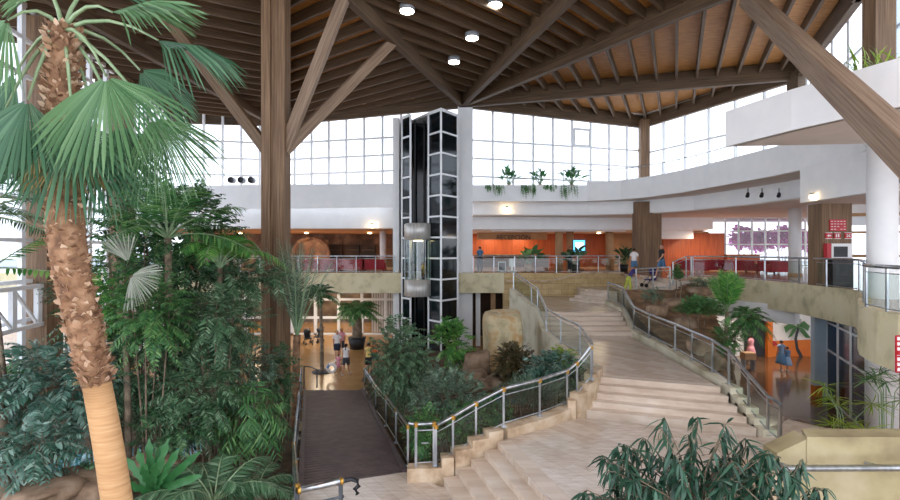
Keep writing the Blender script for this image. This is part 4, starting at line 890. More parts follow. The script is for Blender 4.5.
# ================================================================ people
def person(label, loc, rz, h, top, bottom, skin='skin', hair='hairb', legs=((5, 5), (-5, 5)), arms=((5, 15), (5, 15)), spread=8, lean=0, sleeves=.55, shorts=True, dress=False, shoes='wht', longhair=False, female=False, crouch=0):
    s = h/1.75; V = []; E = []; Rr = []; B = []        # joints, bones, radii
    def J(p, r): V.append(Vector(p)); Rr.append(r if isinstance(r, tuple) else (r, r)); return len(V)-1
    def bone(a, b, n): E.append((a, b)); B.append((a, b, n))
    rot = lambda v, deg: Matrix.Rotation(math.radians(deg), 3, 'X') @ Vector(v)
    piv = Vector((0, 0, .95)); fem = .9 if female else 1
    tp = lambda x, y, z: piv+rot(Vector((x, y, z))-piv, lean)
    pel = J((0, 0, .95), (.15*fem+.015*female, .105))
    sp = J(tp(0, 0, 1.13), (.125*fem, .095)); ch = J(tp(0, 0, 1.33), (.15*fem, .105)); nb = J(tp(0, .01, 1.47), (.075, .06)); nk = J(tp(0, 0, 1.53), .052)
    hl = lean*.6
    hp = lambda x, y, z: tp(0, 0, 1.53)+rot((x, y, z), hl)
    hb_ = J(hp(0, -.012, .065), (.068, .078)); hm = J(hp(0, -.012, .135), (.078, .095)); ht = J(hp(0, .0, .195), (.055, .065))
    bone(pel, sp, 'waist'); bone(sp, ch, 'torso'); bone(ch, nb, 'torso'); bone(nb, nk, 'neck'); bone(nk, hb_, 'head'); bone(hb_, hm, 'head'); bone(hm, ht, 'head')
    hands = []
    for i, sx in enumerate((-1, 1)):
        sh = J(tp(sx*.175*fem, 0, 1.42), .056*fem); bone(ch if False else nb, sh, 'shoulder')
        f, eb = arms[i]
        d1 = Vector((sx*math.sin(math.radians(spread)), -math.sin(math.radians(f)), -math.cos(math.radians(f)))).normalized()
        d1 = rot(d1, lean*.3)
        el = J(V[sh]+d1*.285, .042*fem); bone(sh, el, 'uparm')
        d2 = Vector((sx*.04, -math.sin(math.radians(f+eb)), -math.cos(math.radians(f+eb)))).normalized()
        wr = J(V[el]+d2*.25, .028); bone(el, wr, 'forearm'); pm = J(V[wr]+d2*.06, (.036, .024)); bone(wr, pm, 'hand'); kn_ = J(V[wr]+d2*.1, (.038, .02)); bone(pm, kn_, 'hand')
        hands.append((V[kn_].copy(), d2.copy(), sx))
    feet = []
    for i, sx in enumerate((-1, 1)):
        f, kb = legs[i]
        hj = J((sx*.09, 0, .88), .09); bone(pel, hj, 'pelvis')
        d1 = Vector((sx*.02, -math.sin(math.radians(f)), -math.cos(math.radians(f))))
        k = J(V[hj]+d1*.42, .06); bone(hj, k, 'thigh')
        d2 = Vector((0, -math.sin(math.radians(f-kb)), -math.cos(math.radians(f-kb))))
        cf = J(V[k]+d2*.14, .055); bone(k, cf, 'shin'); an = J(V[k]+d2*.41, .036); bone(cf, an, 'shin')
        tl = math.radians(max(0, kb-f)*.5); to = J(V[an]+Vector((sx*.03, -.15*math.cos(tl), -.045-.1*math.sin(tl))), (.04, .028)); bone(an, to, 'foot'); feet += [an, to]
    nbody = len(V); roots = [pel]
    for p, d, sx in hands:
        sd = Vector((1, 0, 0)); fw = d.cross(sd).normalized()
        for q, ln in ((-.027, .072), (-.009, .082), (.009, .078), (.027, .062)):
            a = J(p-d*.03+fw*q, .0095); b = J(p+d*ln*.5+fw*q*1.15-sd*sx*.004, .0088); c = J(p+d*ln+fw*q*1.15-sd*sx*.018, .007)
            bone(a, b, 'hand'); bone(b, c, 'hand'); roots.append(a)
        a = J(p-d*.07-fw*.02, .011); b = J(p-d*.03-fw*.052, .0105); c = J(p+d*.008-fw*.062, .008); bone(a, b, 'hand'); bone(b, c, 'hand'); roots.append(a)
    mz = min(V[f].z-(.036 if i % 2 == 0 else .028) for i, f in enumerate(feet))
    me = bpy.data.meshes.new('body'); me.from_pydata([(v.x, v.y, v.z-mz) for v in V], E, [])
    o = bpy.data.objects.new('body', me); C.objects.link(o); o.modifiers.new('skin', 'SKIN')
    for i, r in enumerate(Rr): me.skin_vertices[0].data[i].radius = r; me.skin_vertices[0].data[i].use_root = i in roots
    ss = o.modifiers.new('sub', 'SUBSURF'); ss.levels = ss.render_levels = 2
    bpy.context.view_layer.update()
    ev = o.evaluated_get(bpy.context.evaluated_depsgraph_get()); em = ev.to_mesh()
    vs = [v.co.copy() for v in em.vertices]; no = [v.normal.copy() for v in em.vertices]; fs = [tuple(p.vertices) for p in em.polygons]; ev.to_mesh_clear()
    bpy.data.objects.remove(o); bpy.data.meshes.remove(me)
    jn = [Vector((v.x, v.y, v.z-mz)) for v in V]
    def near(c):
        best = None
        for a, b, n in B:
            A, D = jn[a], jn[b]-jn[a]; t_ = max(0, min(1, (c-A).dot(D)/max(D.length_squared, 1e-9))); dd = (c-A-D*t_).length-.8*(Rr[a][0]*(1-t_)+Rr[b][0]*t_)
            if best is None or dd < best[0]: best = (dd, n, t_)
        return best[1], best[2]
    kinds = [near(sum((vs[i] for i in f), Vector())/len(f)) for f in fs]
    th = thing('person', label, 'person', (0, 0, 0))
    sc_ = lambda P: [(p.x*s, p.y*s, p.z*s) for p in P]
    mb = MB().add(sc_(vs), fs)
    hc = jn[hm]; hr = lambda v: rot(v, hl)
    nose = [hc+hr(v) for v in ((-.014, -.088, -.03), (.014, -.088, -.03), (0, -.118, -.028), (0, -.09, .015), (0, -.085, -.042))]
    mb.add(sc_(nose), [(0, 2, 3), (2, 1, 3), (0, 4, 2), (4, 1, 2)])
    for sx in (-1, 1): mb.blob((hc+hr((sx*.08, .005, -.01)))*s, (.012*s, .02*s, .03*s), 1, 0, 8, 6)
    bo = obj('body', mb, skin, th, True)
    for sx in (-1, 1): obj('eye', MB().blob((hc+hr((sx*.03, -.088, .005)))*s, (.011*s, .008*s, .008*s), 1, 0, 8, 5), 'hairb', bo, True)
    obj('mouth', MB().blob((hc+hr((0, -.083, -.055)))*s, (.022*s, .008*s, .005*s), 1, 0, 8, 5), 'redpaint', bo, True)
    def shell(name, sel, off, mat):
        P = []; ix = {}; Q = []
        for f, kd in zip(fs, kinds):
            c = sum((vs[i] for i in f), Vector())/len(f)
            if sel(kd[0], kd[1], c):
                q = []
                for i in f:
                    if i not in ix: ix[i] = len(P); P.append(vs[i]+no[i]*off)
                    q.append(ix[i])
                Q.append(tuple(q))
        if Q:
            o_ = obj(name, MB().add(sc_(P), Q), mat, th, True); sl = o_.modifiers.new('solid', 'SOLIDIFY'); sl.thickness = .008*s; sl.offset = 1; return o_
    shell('shirt', lambda n, t_, c: n in ('torso', 'waist') or (n == 'shoulder') or (n == 'uparm' and t_ < sleeves), .012, top)
    if dress:
        a = jn[pel]; shell('skirt_top', lambda n, t_, c: n == 'pelvis', .018, bottom)
        obj('skirt', MB().lathe([(.30*s, (a.z-.48)*s), (.26*s, (a.z-.3)*s), (.2*s, (a.z-.05)*s), (.155*s, (a.z+.1)*s)], (0, 0, 0), 20), bottom, th, True)
    else:
        shell('shorts' if shorts else 'trousers', lambda n, t_, c: n == 'pelvis' or (n == 'waist' and t_ < .3) or (n == 'thigh' and (not shorts or t_ < .72)) or (n == 'shin' and not shorts), .02, bottom)
    for sg in (-1, 1): shell('shoe', lambda n, t_, c: n == 'foot' and c.x*sg > 0, .012, shoes)
    inv = Matrix.Rotation(math.radians(-hl), 3, 'X')
    def hs(n, t_, c):
        if n != 'head': return False
        r = inv @ (c-hc); return r.z > .045 or (r.y > -.02 and r.z > -.06)
    shell('hair', hs, .014, hair)
    if longhair: obj('ponytail', MB().tube([(hc+hr(v))*s for v in ((0, .09, .02), (0, .13, -.06), (0, .12, -.2), (0, .11, -.27))], [.035*s, .045*s, .035*s, .012*s], 8), hair, th, True)
    th.location = loc; th.rotation_euler = (0, 0, math.radians(rz)); ORIG[th.name] = Vector(loc)
    return th
Gp = lambda px, py, z=0: G(px, py, z)
walk = ((22, 5), (-18, 22)); stand = ((3, 3), (-3, 3))
person('person in a white T-shirt and dark shorts walking into the hall, left of the group', Gp(337, 360), 20, 1.78, 'wht', 'navy', legs=walk)
person('person in a pale pink top behind the white T-shirt, near the shop door', Gp(341.5, 357), 0, 1.72, 'pink', 'dgrey', 'skin2', legs=stand)
person('person in a white vest and grey shorts walking away with a ponytail', Gp(346, 375), 175, 1.66, 'wht', 'dgrey', legs=walk, sleeves=.1, longhair=True, female=True)
person('child in pink holding a white and pink swim ring', Gp(338.5, 374), 170, 1.05, 'pink', 'pink', hair='hairl', legs=walk, arms=((20, 30), (25, 20)))
person('person in a yellow sleeveless top and black shorts by the ramp railing', Gp(368.5, 376), 178, 1.7, 'yellow', 'blk', legs=stand, sleeves=.1, female=True, hair='hairb', arms=((15, 60), (15, 60)))
person('person in an orange top half hidden behind the yellow top', Gp(374.5, 370), 150, 1.6, 'orng', 'dgrey', legs=stand, female=True)
person('person in a teal and white top by the shop entrance', Gp(354.5, 342), 10, 1.65, 'tealc', 'wht', legs=walk, female=True)
person('person in a dark shirt and blue shorts walking on the upper floor with grey hair', Vector((11.3, 26.7, UF)), -80, 1.8, 'blk', 'denim', hair='hairg', legs=walk, arms=((-15, 30), (20, 30)))
person('person in a purple top and lime trousers bending over a stroller', Vector((9.75, 27.3, L4)), 95, 1.6, 'purple', 'lime', legs=((8, 5), (-14, 8)), lean=38, arms=((45, 10), (45, 10)), shorts=False, hair='hairl')
person('person in a white shirt and denim shorts on the top steps, beside the timber column', Vector((W(633, 0, 30.5).x, 30.3, 4.83)), 170, 1.75, 'wht', 'denim', legs=stand)
person('person in a blue shirt standing at the left end of the reception railing', Vector((W(480, 0, 34).x, 34, UF)), 150, 1.72, 'denim', 'navy', legs=stand, shorts=False)
person('person in dark clothes in front of the blue screen', Vector((W(570, 0, 36).x, 36, UF)), 10, 1.75, 'blk', 'navy', legs=stand, shorts=False)
person('person in a long blue sundress walking across the lobby', G(781.5, 371, .02), 170, 1.68, 'lblue', 'denim', 'skin2', legs=walk, dress=True, female=True, sleeves=.2)
person('child in a light blue dress following the blue sundress', G(787.5, 371.5, .02), 175, 1.35, 'denim', 'lblue', 'skin2', legs=walk, dress=True, female=True, sleeves=.2)
person('person in a pink dress by the lobby door and trolley', G(751, 364, .02), 200, 1.65, 'pink', 'pink', 'skin2', legs=stand, dress=True, female=True)
person('person in a yellow shirt riding in the glass lift cabin', Vector((cx+.35, cy+.1, z2-.62)), 60, 1.7, 'yellow', 'navy', legs=stand, shorts=False)
t = thing('swim_ring', 'white and pink inflatable swim ring carried by the child', 'swim ring', (0, 0, 0))
p = W(331.5, 368, 25.3); n = 18
for k in range(6):
    obj('segment', MB().tube([(p.x+.2*math.cos(2*PI*(k+j/5)/6), p.y, p.z+.2*math.sin(2*PI*(k+j/5)/6)) for j in range(6)], .075, 10), 'wht' if k % 2 else 'lblue' if k == 2 else 'wht', t, True)
# ================================================================ plants
def B(name, label, cat, px, py, Z, rx, ry, depth, n, L, nl, ll, lw, mat, **k):   # crown centre on a sight line at depth Z, radii given in pixels there
    c = W(px, py, Z); s = Z/F
    return bush(name, label, cat, c, (rx*s, depth, ry*s), n, L, nl, ll, lw, mat, **k)
# --- fan palm in front
TB, = [W(118, 505, 8)]
t = thing('fan_palm', 'tall leaning fan palm with shaggy brown trunk, nearest on the left', 'palm tree', (TB.x+.3, 8, .2))
axis = [(134, 680), (128, 590), (117, 500), (110, 455), (103, 415), (97, 384), (85, 330), (74, 285), (67, 240), (64, 200), (62, 150), (62, 100), (63, 60), (63, 25)]
pts = [W(a, b, 8) for a, b in axis]; pts[0].z = .2
tr = MB().tube(pts[:6], [.24, .23, .215, .21, .205, .2], 16); obj('smooth_trunk', tr, 'palmsmooth', t, True)
obj('trunk', MB().tube(pts[5:], [.21, .24, .25, .26, .26, .25, .22, .19, .15], 16), 'palmbark', t, True)
rs = np.random.RandomState(3); P = []; D = []; N = []; Ls = []
for i in range(5, len(pts)-1):
    m = int((pts[i+1]-pts[i]).length*330)
    for k in range(m):
        u = rs.uniform(); p = pts[i].lerp(pts[i+1], u); a = rs.uniform(0, 2*PI); o_ = np.array([math.cos(a), math.sin(a), 0])
        P.append(np.array(p)+o_*.2); D.append(o_*.55+np.array([0, 0, .8])+rs.normal(0, .3, 3)); N.append(o_); Ls.append(rs.uniform(.06, .15))
P, D, N, Ls = map(np.array, (P, D, N, Ls))
npmesh('boot', *leaves(P, D, N+rs.normal(0, .3, N.shape), Ls, Ls*.75, -.25), 'boot', t, False)
P2 = P[::3]; npmesh('fibre', *leaves(P2, D[::3]*np.array([1.6, 1.6, .5])+rs.normal(0, .3, P2.shape), N[::3], Ls[::3]*1.3, .012, .4), 'straw', t, False)['kind'] = 'stuff'
crown = W(63, 30, 8)
fans = [  # hub pixel, hub depth, axis, normal, radius, spread, droop, material
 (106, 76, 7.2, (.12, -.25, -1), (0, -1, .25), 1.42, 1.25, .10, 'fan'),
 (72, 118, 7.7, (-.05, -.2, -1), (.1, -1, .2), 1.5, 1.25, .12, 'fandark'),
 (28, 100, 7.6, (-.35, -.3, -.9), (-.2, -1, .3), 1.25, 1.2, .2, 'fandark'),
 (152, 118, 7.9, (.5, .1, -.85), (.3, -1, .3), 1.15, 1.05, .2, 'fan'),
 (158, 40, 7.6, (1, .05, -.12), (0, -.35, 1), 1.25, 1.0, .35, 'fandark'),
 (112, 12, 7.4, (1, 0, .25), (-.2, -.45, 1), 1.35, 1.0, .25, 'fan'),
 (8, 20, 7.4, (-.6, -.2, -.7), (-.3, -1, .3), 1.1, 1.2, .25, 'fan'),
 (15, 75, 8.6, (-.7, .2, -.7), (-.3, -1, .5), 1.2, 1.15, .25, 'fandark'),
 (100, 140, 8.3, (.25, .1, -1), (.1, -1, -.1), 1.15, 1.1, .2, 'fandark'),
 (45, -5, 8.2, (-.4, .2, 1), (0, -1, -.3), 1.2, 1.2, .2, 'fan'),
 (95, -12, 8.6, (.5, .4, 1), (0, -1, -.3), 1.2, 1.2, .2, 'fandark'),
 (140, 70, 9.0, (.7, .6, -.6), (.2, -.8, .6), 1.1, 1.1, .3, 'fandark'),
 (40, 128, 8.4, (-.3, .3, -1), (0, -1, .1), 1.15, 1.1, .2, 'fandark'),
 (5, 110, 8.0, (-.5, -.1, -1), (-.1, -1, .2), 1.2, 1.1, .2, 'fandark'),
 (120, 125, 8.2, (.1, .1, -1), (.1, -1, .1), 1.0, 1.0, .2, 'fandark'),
]
for hx, hy, hz, ax, nn, R, spd, dr, mt in fans:
    hub = W(hx, hy, hz); f_ = npmesh('frond', *fanblade(hub, ax, nn, R, spd, 52, dr*1.5, rs, .5), mt, t, False)
    mid = (crown+hub)/2+Vector((0, 0, .22)); tb = [crown.lerp(mid, .5)+Vector((0, 0, .06)), mid, mid.lerp(hub, .5)+Vector((0, 0, .05)), hub]
    obj('petiole', MB().tube([crown]+tb, [.036, .032, .028, .022, .016], 6), 'petiole', f_, True)
for k in range(9):
    a = k*.75+.3; hub = W(63, 150+rs.uniform(-12, 8), 8)+Vector((.3*math.cos(a), .3*math.sin(a), 0))
    npmesh('dead_frond', *fanblade(hub, (.35*math.cos(a), .35*math.sin(a), -1), (math.cos(a), math.sin(a), .3), .75, .75, 22, .1, rs, .45), 'straw', t, False)
# --- left garden
palm('feather_palm', 'feather palm with grey-green fronds reaching in from the left edge', 'palm tree', (-9.2, 10.5, .2), W(-28, 214, 10.5), .16, 14, 2.4, 46, .42, .035, 'leafpinn', .35, (-5, 55))
palm('kentia_palm', 'dark feather palm rising above the shrubs left of the timber column', 'palm tree', (-7.9, 14, .2), W(168, 238, 14), .1, 17, 2.9, 34, .6, .05, 'leafmid', .42, (15, 80))
palm('areca_palm', 'arching bright green palm close to the left side of the timber column', 'palm tree', (-6.7, 14.6, .2), W(220, 268, 14.6), .08, 15, 2.9, 40, .5, .035, 'leafbright', .72, (45, 84))
B('shrub_tree', 'large dark glossy tree left of the timber column, tallest of the shrubs', 'tree', 172, 235, 15.5, 72, 64, 1.8, 430, .85, 9, .21, .075, 'leafdark', base=.2, stems=6, stem_r=.06, lo=.3)
B('fern_tree', 'feathery dark branch mass crossing the timber column at gallery height', 'tree', 238, 276, 15, 44, 18, .8, 130, 1.0, 15, .2, .045, 'leafpinn', base=.2, droop=.25, stems=4)
B('fern_tree', 'pale green feathery shrub low in the left garden, near the column foot', 'shrub', 200, 392, 12.5, 46, 40, .9, 170, .9, 14, .19, .042, 'leafpinn', base=.2, droop=.4, stems=5)
B('fern_tree', 'mid green feathery shrub just right of the grey withered palm', 'shrub', 152, 312, 12, 36, 44, .8, 150, .8, 13, .19, .05, 'leafmid', base=.2, droop=.4, stems=4)
B('fern_tree', 'deep green feathery shrub left of the column, in front of the arching palm', 'shrub', 216, 318, 13, 34, 34, .8, 130, .8, 13, .2, .046, 'leafpinn', base=.2, droop=.35, stems=4)
B('shrub', 'tree of light and mid green leaflets in front of the dark glossy tree', 'shrub', 130, 270, 14, 48, 60, 1.4, 180, .7, 8, .17, .065, 'leafmid', base=.2, stems=5)
B('fern_tree', 'dense deep green feathery shrub filling the middle of the left garden', 'shrub', 205, 325, 15, 66, 52, 1.5, 300, .95, 15, .2, .045, 'leafpinn', base=.2, droop=.35, stems=6)
B('fern_tree', 'feathery deep green shrub just right of the shaggy palm trunk', 'shrub', 135, 365, 13, 42, 58, 1.2, 200, .85, 14, .2, .045, 'leafpinn', base=.2, droop=.35, stems=5)
B('shrub', 'bluish shrub with drooping leaflets left of the palm trunk', 'shrub', 50, 385, 11.5, 64, 52, 1.2, 240, .8, 11, .2, .06, 'leafblue', base=.2, droop=.4, stems=5)
B('shrub', 'lower bluish shrub with hanging leaf sprays at the bottom left', 'shrub', 30, 445, 10, 48, 36, .8, 90, .7, 10, .18, .055, 'leafblue', base=.2, droop=.5, stems=4)
B('shrub', 'mid green leafy shrub at the left edge under the white window truss', 'shrub', 8, 395, 12.5, 30, 36, .8, 90, .6, 8, .18, .08, 'leafmid', base=.2, stems=4)
B('shrub', 'bright green broadleaf shrub directly behind the shaggy trunk', 'shrub', 100, 305, 12.5, 26, 32, .7, 90, .5, 6, .16, .09, 'leafbright', base=.2, stems=4)
B('shrub', 'drooping bright green long-leaved bush at the foot of the timber column', 'shrub', 250, 412, 13, 40, 36, .9, 150, .55, 7, .34, .05, 'leafmid', base=.2, droop=.7, leafdroop=.6, stems=5)
B('shrub', 'grey green fine-leaved bush left of the timber column foot', 'shrub', 243, 362, 15.5, 46, 26, 1.0, 170, .5, 10, .13, .05, 'leafgrey', base=.2, stems=5)
B('shrub', 'dark shrub wrapping the right face of the timber column foot', 'shrub', 281, 374, 16.3, 19, 34, .5, 120, .5, 8, .13, .05, 'leafdark', base=.2, stems=3)
B('shrub', 'dark shrub in shade behind the bird nest fern', 'shrub', 175, 425, 12, 42, 28, .8, 110, .6, 9, .16, .06, 'leafdark', base=.2, stems=4)
B('shrub', 'tall dark shrub under the palm crown at the left windows', 'shrub', 75, 300, 15, 24, 50, .9, 80, .7, 8, .17, .06, 'leafdark', base=.2, stems=4)
p = W(95, 268, 11.5); palm('leafy_frond_plant', 'plant with a bright green frond crossing the left window post', 'plant', (p.x-1.6, 11.5, .2), W(-8, 268, 11.5), .05, 5, 1.9, 14, .34, .1, 'leafbright', .1, (-4, 40), azs=[.05, 2.5, 3.6, 4.5, 1.4])
# grey dead fan leaf
t = thing('fan_palm', 'withered grey fan palm with a spiky dead leaf behind the trunk', 'palm tree', (W(130, 0, 12).x, 12, .2))
hub = W(131, 276, 11.4); f_ = npmesh('frond', *fanblade(hub, (.75, -.2, -.25), (-.1, -1, .5), .75, 1.3, 30, .15, rs, .4), 'greydead', t, False)
hub2 = W(128, 262, 11.6); npmesh('frond', *fanblade(hub2, (-.3, -.2, .9), (0, -1, -.2), .8, .7, 18, .1, rs, .3), 'greydead', t, False)
obj('trunk', MB().tube([(W(130, 0, 12).x, 12, .2), W(126, 330, 12), hub], [.08, .07, .03], 8), 'bark', t, True)
# thin palm by the column
palm('slender_palm', 'slender palm with pale upright fronds in front of the timber column', 'palm tree', (W(294, 0, 17.6).x, 17.6, .2), W(297, 335, 17.6), .13, 13, 3.6, 40, .34, .025, 'leafgrey', .12, (66, 88), trunkmat='palmbark', ang=35, leafdroop=.35)
# bird nest fern and cycads at the bottom
SEED[0] += 1
t = thing('bird_nest_fern', 'bright green fern with upright strap leaves, bottom left', 'fern', (W(152, 0, 9.4).x, 9.4, .3)); o_ = W(155, 492, 9.4)
def strap(name, p0, p1, wd, nor, mat, parent, arch=.12, wave=.035, m=12):
    p0, p1 = Vector(p0), Vector(p1); d = p1-p0; L = d.length; d.normalize(); sd = d.cross(Vector(nor)).normalized(); nn = sd.cross(d); V = []
    for i in range(m+1):
        t_ = i/m; c = p0+d*L*t_+nn*arch*L*math.sin(PI*t_*.6); wv = wd/2*min(1, t_*3+.25)*math.sqrt(max(.02, 1-max(0, (t_-.72)/.28)**2))
        w_ = wave*math.sin(i*2.1)
        V += [c-sd*wv+nn*(w_+wv*.25), c, c+sd*wv+nn*(-w_+wv*.25)]
    return obj(name, MB().add(V, [(i*3+j, i*3+j+1, i*3+j+4, i*3+j+3) for i in range(m) for j in (0, 1)]), mat, parent, True)
for k, (ex, ey, dz_) in enumerate(((141, 447, .1), (152, 438, .3), (162, 446, .4), (173, 437, .1), (183, 447, .0), (194, 459, -.2), (203, 452, .3), (130, 458, .3), (160, 458, -.5), (208, 474, -.4), (124, 480, -.4), (144, 462, -.4), (176, 464, -.5))):
    strap('frond', o_, W(ex, ey, 9.4+dz_), .14, (.15*(k % 3-1), -1, .3), 'fern', t, .1)
obj('stem', MB().tube([(o_.x, 9.4, .2), o_], [.12, .07], 8), 'bark', t, True)
palm('cycad', 'dark feathery cycad arching over the bottom edge, left of the ramp', 'cycad', (W(222, 0, 9.6).x, 9.6, .3), W(214, 503, 9.6), .14, 20, 1.9, 52, .34, .03, 'leafpinn', .55, (12, 65))
palm('cycad', 'second darker cycad tucked behind the first, by the ramp railing', 'cycad', (W(262, 0, 11).x, 11, .3), W(258, 486, 11), .12, 12, 1.2, 34, .26, .025, 'leafpinn', .6, (10, 50))
B('shrub', 'low dark ground cover beneath the shaggy palm', 'shrub', 90, 480, 10.5, 60, 14, .8, 40, .4, 8, .12, .05, 'leafdark', base=.25, stems=3)
t = thing('water_basin', 'small teal water basin among the rocks at the bottom left', 'basin', (W(82, 463, 12).x, 12, .3))
c_ = G(83, 464, .45); obj('water', MB().lathe([(.9, .4), (.9, .46)], (c_.x, c_.y, 0), 20), 'teal', t)
obj('rim', MB().lathe([(1.05, .2), (1.05, .42), (.92, .47), (.9, .2)], (c_.x, c_.y, 0), 20), 'rock', t, True)
c2 = G(160, 455, .4); t = thing('water_basin', 'teal water basin half hidden by the drooping bush', 'basin', c2); obj('water', MB().lathe([(1.2, .3), (1.2, .44)], (c2.x, c2.y, 0), 20), 'teal', t); obj('rim', MB().lathe([(1.35, .2), (1.35, .42), (1.22, .46), (1.2, .2)], (c2.x, c2.y, 0), 20), 'rock', t, True)
def rock(label, px, py, Z, rx, ry, depth, mat, seed, amp=.25, name='boulder', flat=.35):
    c = W(px, py, Z); s = Z/F; t = thing(name, label, 'rock', (c.x, c.y, c.z-ry*s)); obj('stone', MB().blob(c, (rx*s, depth, ry*s), seed, amp, 22, 14, flat), mat, t, True)
for i, a in enumerate((('brown slab of rock under the bluish shrub', 70, 485, 10.2, 45, 12, .6), ('brown rock left of the bird nest fern', 40, 492, 9.6, 30, 10, .5), ('grey brown rock right of the smooth palm trunk base', 150, 468, 11.3, 28, 10, .5))):
    rock(a[0], *a[1:7], 'rock', 20+i)
# --- centre planted bed
B('weeping_fig', 'dense weeping fig tree right of the ramp, before the glass lift', 'tree', 401, 360, 17.5, 34, 48, 1.1, 640, .55, 9, .13, .04, 'leafpinn', base=.4, droop=.4, leafdroop=.45, stems=5, stem_r=.05, lo=.2)
B('shrub', 'pale grey-green bushy shrub below the weeping fig', 'shrub', 449, 396, 14, 42, 28, .8, 420, .42, 9, .1, .035, 'leafgrey', base=.45, stems=5, up=.5)
B('shrub', 'bright green broadleaf plant beside the white lift pier', 'shrub', 452, 342, 21.5, 20, 27, .8, 110, .6, 6, .24, .12, 'leafbright', base=.4, stems=4)
B('shrub', 'mid green low shrub in the corner by the barred gate', 'shrub', 424, 430, 12.9, 21, 26, .45, 130, .4, 8, .12, .04, 'leafmid', base=.3, stems=4)
B('shrub', 'leafy green shrub behind the first posts of the long curved railing', 'shrub', 462, 420, 13.4, 26, 22, .5, 130, .4, 8, .12, .04, 'leafmid', base=.45, stems=4)
B('shrub', 'round bronze-green bush in front of the pale boulder', 'shrub', 514, 362, 18.5, 24, 21, .8, 480, .38, 9, .1, .04, 'leafbrown', base=.45, stems=4)
B('philodendron', 'dark broad-lobed plant at the foot of the pale stair wall', 'plant', 552, 368, 16.6, 28, 21, .7, 210, .55, 7, .22, .06, 'leafblue', base=.5, droop=.4, stems=4)
B('shrub', 'yellow-green tuft in front of the pale stair wall', 'shrub', 563, 353, 17.2, 12, 8, .4, 40, .35, 6, .16, .06, 'yellowleaf', base=.5, stems=3)
B('ornamental_grass', 'tuft of grey reedy grass just behind the curved railing', 'grass plant', 530, 398, 14.6, 38, 18, .5, 240, .7, 6, .3, .016, 'leafgrey', base=.5, ang=18, up=1.2, stems=3)
B('shrub', 'low mid green ground plant between the small pond and the curved railing', 'shrub', 492, 410, 14.2, 22, 14, .4, 130, .35, 8, .11, .04, 'leafmid', base=.4, stems=3)
B('shrub', 'dark shrub where the curved railing meets the stairs', 'shrub', 577, 378, 15.4, 14, 22, .4, 70, .4, 8, .13, .04, 'leafdark', base=.5, stems=3)
B('shrub', 'pale trailing shrub with tiny leaves left of the boulders', 'shrub', 440, 372, 17, 22, 14, .6, 90, .4, 9, .1, .035, 'leafgrey', base=.4, stems=4)
rock('big pale squarish boulder standing in front of the dark opening', 503, 354, 22.5, 20, 41, .9, 'palerock', 5, .14, flat=.6)
rock('brown boulder left of the big pale boulder', 478, 364, 20.5, 13, 13, .5, 'rock', 8)
rock('flat brown boulder in front of the other brown one', 474, 378, 19.5, 14, 8, .5, 'rock', 9)
rock('small brown rock between the boulders and the bronze bush', 492, 384, 18.6, 10, 7, .4, 'rock', 12)
t = thing('pond', 'small teal pond glinting behind the curved railing', 'pond', G(508, 402, .4)); c_ = G(508, 402, .4)
obj('water', MB().lathe([(.75, .35), (.75, .5)], (c_.x, c_.y, 0), 20), 'teal', t); obj('rim', MB().lathe([(.9, 0), (.9, .48), (.77, .53), (.75, 0)], (c_.x, c_.y, 0), 20), 'rock', t, True)
# --- small palms in the hall
palm('small_palm', 'small palm on a thin grey stem with a flat base plate in the hall', 'palm tree', (W(322, 372, 26.6).x, 26.6, .05), W(320, 296, 26.6), .09, 22, 1.5, 26, .34, .045, 'leafdark', .55, (5, 75))
o = bpy.data.objects['small_palm']; x, y = o.location.x, o.location.y; obj('base_plate', MB().lathe([(.55, 0), (.5, .07)], (x, y, 0), 8), 'dgrey', o)
x, Z_ = W(357, 0, 33).x, 33
palm('potted_palm', 'bushy palm in a dark pot by the shop entrance', 'palm tree', (x, Z_, .5), W(357, 308, 33), .28, 28, 1.7, 28, .45, .08, 'leafmid', .5, (-10, 48))
obj('pot', MB().lathe([(.45, 0), (.6, .75), (.52, .75)], (x, Z_, 0), 16), 'black', bpy.data.objects['potted_palm'], True)
# --- rock garden beside the stairs
def rz(x, y): return max(.6, min(4.75, 2.5+(y-17.5)*.26-.0))
soil('ground_rock_garden', [(8.0, 14.4), (8.35, 22.5), (8.7, 24.8), (11.1, 24.9), (12.6, 26.4), (13.2, 27.2), (12.2, 23.5), (10.9, 20), (9.5, 17), (8.3, 14.3)], rz, .22, 9, 'rocksoil')
struct('wall_rock_garden', MB().strip([(8.1, 14.3), (9.5, 16.9), (10.9, 20), (12.2, 23.5), (13.2, 27)], 0, [1.6, 2.1, 2.9, 3.6, 4.5], .3), 'rock')
for i, (la, px, py, Z, rx, ry) in enumerate((('reddish boulder at the top of the rock garden, by the gallery railing', 700, 291, 23.5, 10, 4), ('tan rock below the reddish boulder', 674, 302, 21.8, 8, 4), ('rounded brown rock close to the stair railing posts', 657, 311, 20.6, 9, 6), ('large brown rock in the middle of the rock garden', 684, 322, 19.6, 9, 5), ('tan rock behind the lower stair railing glass', 699, 346, 16.6, 8, 9), ('grey brown rock at the lower end of the rock garden', 716, 362, 15.2, 6, 8))):
    rock(la, px, py, Z, rx, ry, .5, 'rock', 40+i)
B('shrub', 'round dark green bush in the rock garden behind the stair railing', 'shrub', 699, 311, 18.6, 22, 15, .7, 330, .5, 10, .14, .03, 'leafmid', base=2.2, ang=30, up=.8, stems=3)
palm('feather_palm', 'bright yellow-green upright palm in the rock garden', 'palm tree', (W(727, 0, 19).x, 19, 2.4), W(727, 312, 19), .07, 20, 1.75, 34, .32, .04, 'leafbright', .16, (66, 89), ang=42)
palm('feather_palm', 'small grassy palm spreading to the right over the lobby opening', 'palm tree', (10.75, 19.6, 2.75), W(747, 318, 19.5), .06, 34, 1.15, 28, .28, .035, 'leafmid', .6, (-25, 75), ang=40)
